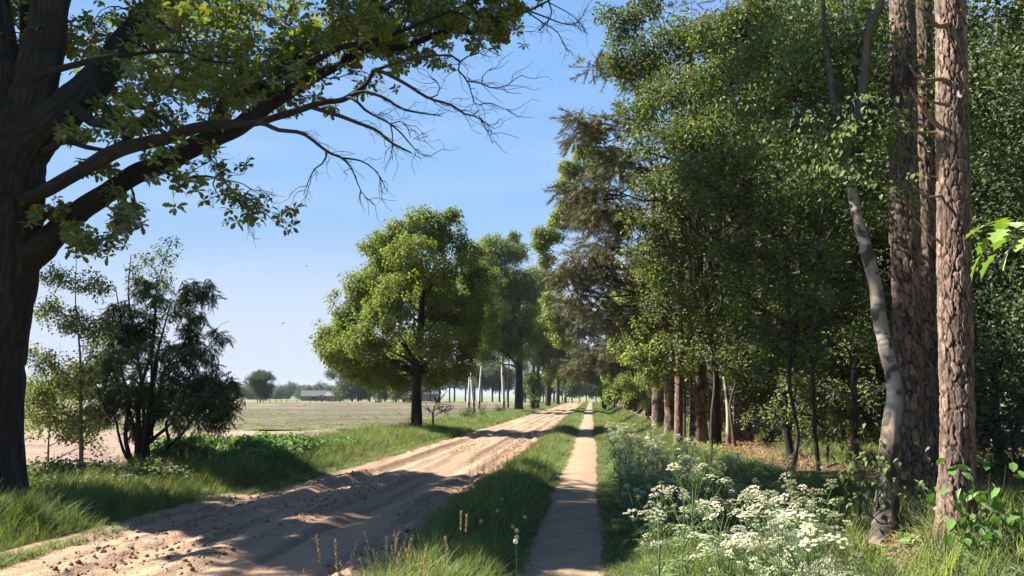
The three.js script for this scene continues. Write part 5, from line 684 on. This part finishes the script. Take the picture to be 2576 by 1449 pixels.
// ------------------------------------------------------------------ the far side of the fields
{
  const r = rng(980), farTree = (name, label, group, px, d, top, width, mat, o = {}) => {
    const b = at(px, 1000, d); b.y = -0.42; const h = at(px, top, d).y + 0.42, w = metres(width, d), cl = [];
    for (let k = 0; k < (o.n ?? 7); k++) { const a = r() * 6.28, t = (k + 0.5) / (o.n ?? 7), rad = w * 0.55 * Math.sin(Math.PI * (0.15 + 0.8 * t)) * r(); cl.push({ c: b.clone().add(V(Math.cos(a) * rad, h * lerp(o.from ?? 0.25, 0.88, t), Math.sin(a) * rad)), r: w * (0.3 + 0.12 * r()), flat: 0.8 }); }
    return tree({ name, label, group, seed: Math.floor(r() * 1e6), trunk: [b, b.clone().add(V(0, h * 0.4, 0)), b.clone().add(V(0, h * 0.85, 0))], radii: [0.022 * h, 0.018 * h, 0.04], bark: M.darkBark, sides: 7, every: 2, bare: true, clumps: cl, per: o.per ?? 22, geos: G.far, leafMat: mat, leaf: { thin: 0.36, gap: 1.6, lo: 0.65, hi: 1.2, size: o.size ?? 0.8 }, twigs: 0 });
  };
  farTree('lone_tree', 'single rounded tree standing alone far out in the meadow', null, 655, 190, 934, 58, M.farLeaf, { n: 12, from: 0.3, per: 60, size: 0.55 });
  for (let i = 0; i < 44; i++) { const px = -60 + i * 24 + (r() - 0.5) * 14; farTree('far_tree', `tree of the hazy tree line on the horizon ${px < 100 ? 'behind the great oak' : px < 600 ? 'behind the leafy bush' : px < 800 ? 'between the bush and the farm' : 'behind the farm'}`, `horizon trees ${px < 100 ? 'a' : px < 600 ? 'b' : px < 800 ? 'c' : 'd'}`, px, 430 + 90 * r(), 966 + 14 * r() - (px > 840 ? 6 : 0), 34 + 16 * r(), M.farLeaf, { n: 5, from: 0.2, per: 9, size: 1.3 }); }
  for (let i = 0; i < 30; i++) { const px = 862 + i * 22 + (r() - 0.5) * 12; farTree('grove_tree', `hazy tree with a bare stem in the grove ${px < 1040 ? 'left of the lone oak trunk' : px < 1310 ? 'behind the white birches' : 'at the far end of the road'}`, `grove ${px < 1040 ? 'a' : px < 1310 ? 'b' : 'c'}`, px, 170 + 70 * r(), (px < 1310 ? 895 : 930) + 30 * r(), 44 + 14 * r(), i % 3 ? M.farLeaf : M.alderLeaf, { n: 8, from: px < 1040 ? 0.15 : 0.38, per: 26, size: 0.75 }); }
  // farm
  const wallM = std(0.42, 0.22, 0.15), slate = std(0.1, 0.1, 0.115), light = std(0.2, 0.225, 0.26), green = std(0.12, 0.25, 0.18), red = std(0.32, 0.03, 0.03), black = std(0.03, 0.03, 0.03), glass = std(0.08, 0.1, 0.12, { roughness: 0.2 }), wood = std(0.16, 0.12, 0.09);
  const box = (w, h, d, x, y, z) => new THREE.BoxGeometry(w, h, d).translate(x, y, z);
  function roofShape(w, d, h, over = 0.3) { const s = new THREE.Shape([[-d / 2 - over, 0], [0, h], [d / 2 + over, 0], [d / 2 + over, -0.15], [0, h - 0.18], [-d / 2 - over, -0.15]].map(([a, b]) => new THREE.Vector2(a, b))); return new THREE.ExtrudeGeometry(s, { depth: w + over * 2, bevelEnabled: false }).translate(0, 0, -w / 2 - over).rotateY(Math.PI / 2); }
  const house = (name, label, px, d, w, dep, h, rh, wm, rm, turn, openings) => {
    const b = at(px, 1000, d); b.y = -0.42; const g = thing(name, label, 'building', null, b); g.rotation.y = YAW + turn;
    part('wall', box(w, h, dep, 0, h / 2, 0), wm, g); for (const s of [-1, 1]) { const q = new THREE.Shape([new THREE.Vector2(-dep / 2, 0), new THREE.Vector2(dep / 2, 0), new THREE.Vector2(0, rh - 0.25)]); part('gable', new THREE.ExtrudeGeometry(q, { depth: 0.2, bevelEnabled: false }).rotateY(Math.PI / 2).translate(s > 0 ? w / 2 - 0.2 : -w / 2, h, 0), wm, g); }
    part('roof', roofShape(w, dep, rh).translate(0, h + 0.06, 0), rm, g);
    for (const [n, x, y, ow, oh, m] of openings) part(n, box(ow, oh, 0.12, x, y, dep / 2 + 0.03), m, g);
  };
  house('barn', 'low grey-roofed barn with a green side at the far edge of the field', 812, 330, 17, 9, 1.9, 2.4, green, slate, 0.15, [['door', 2, 0.9, 2.4, 1.7, black], ['door', -3, 0.9, 2.4, 1.7, black]]);
  house('brick_shed', 'small brick shed with pale roof in front of the barn', 838, 300, 4.9, 5, 2.0, 1.4, wallM, light, 0.1, [['door', -1.2, 0.85, 1.1, 1.6, wood], ['window', 1.2, 1.1, 0.8, 0.6, glass]]);
  house('farmhouse', 'dim farmhouse among the grove trees left of the white birches', 1060, 260, 12, 7, 2.6, 3, std(0.3, 0.28, 0.26), slate, 0, [['window', -3, 1.4, 1, 1.1, glass], ['window', 0, 1.4, 1, 1.1, glass], ['door', 3, 1.1, 1, 2, wood]]);
  { const b = at(804, 1000, 298); b.y = -0.42; const g = thing('tractor', 'small red tractor parked left of the brick shed', 'tractor', null, b); g.rotation.y = YAW;
    part('body', box(2.4, 0.8, 1, -0.6, 1.1, 0), red, g); part('cab', box(1.2, 1.2, 1.2, 0.7, 1.6, 0), glass, g); part('cab_roof', box(1.4, 0.14, 1.35, 0.7, 2.25, 0), red, g); part('exhaust', new THREE.CylinderGeometry(0.05, 0.05, 0.9, 8).translate(-1.1, 1.9, 0.2), black, g);
    for (const [x, rr] of [[-1.3, 0.5], [0.8, 0.8]]) for (const s of [-1, 1]) { const w = part('wheel', new THREE.TorusGeometry(rr * 0.75, rr * 0.25, 8, 20), black, g); w.position.set(x, rr, s * 0.7); part('rim', new THREE.CylinderGeometry(rr * 0.5, rr * 0.5, 0.12, 14).rotateX(Math.PI / 2), std(0.5, 0.1, 0.05), w); } }
  { const g = thing('field_fence', 'line of thin wooden posts with a rail at the far edge of the field', 'fence', null, at(655, 1000, 168).setY(-0.1)); let prev = null;
    for (const px of [648, 664, 679, 695, 708, 722, 748, 781, 812, 840]) { const p = at(px, 1000, 168 + (px - 650) * 0.12); p.y = -0.45; const q = part('post', new THREE.CylinderGeometry(0.07, 0.09, 1.25, 8).translate(0, 0.62, 0), wood, g); q.position.copy(p).sub(g.position); const topP = p.clone().add(V(0, 1.05, 0)); if (prev) part('rail', tube(rel(g, [prev, prev.clone().lerp(topP, 0.5).add(V(0, -0.04, 0)), topP]), [0.035, 0.035], { sides: 5, seg: 2 }), wood, g); prev = topP; } }
  for (const [px, py, d, label] of [[713, 813, 75, 'small dark bird gliding low over the field'], [771, 669, 90, 'tiny bird high in the pale sky']]) { const b = thing('bird', label, 'bird', null, at(px, py, d)); b.rotation.y = YAW + 0.5; const m = std(0.08, 0.08, 0.09); part('body', new THREE.SphereGeometry(0.05, 12, 8).scale(2.4, 0.9, 0.9), m, b); for (const s of [-1, 1]) part('wing', soup([-0.05, 0, 0, 0.07, 0, 0, 0.0, 0.05 * s * s, s * 0.18, 0.07, 0, 0, 0.0, 0.05, s * 0.18, -0.08, 0.02, s * 0.34]), std(0.1, 0.1, 0.11, { side: THREE.DoubleSide }), b); }
}
renderer.render(scene, camera);
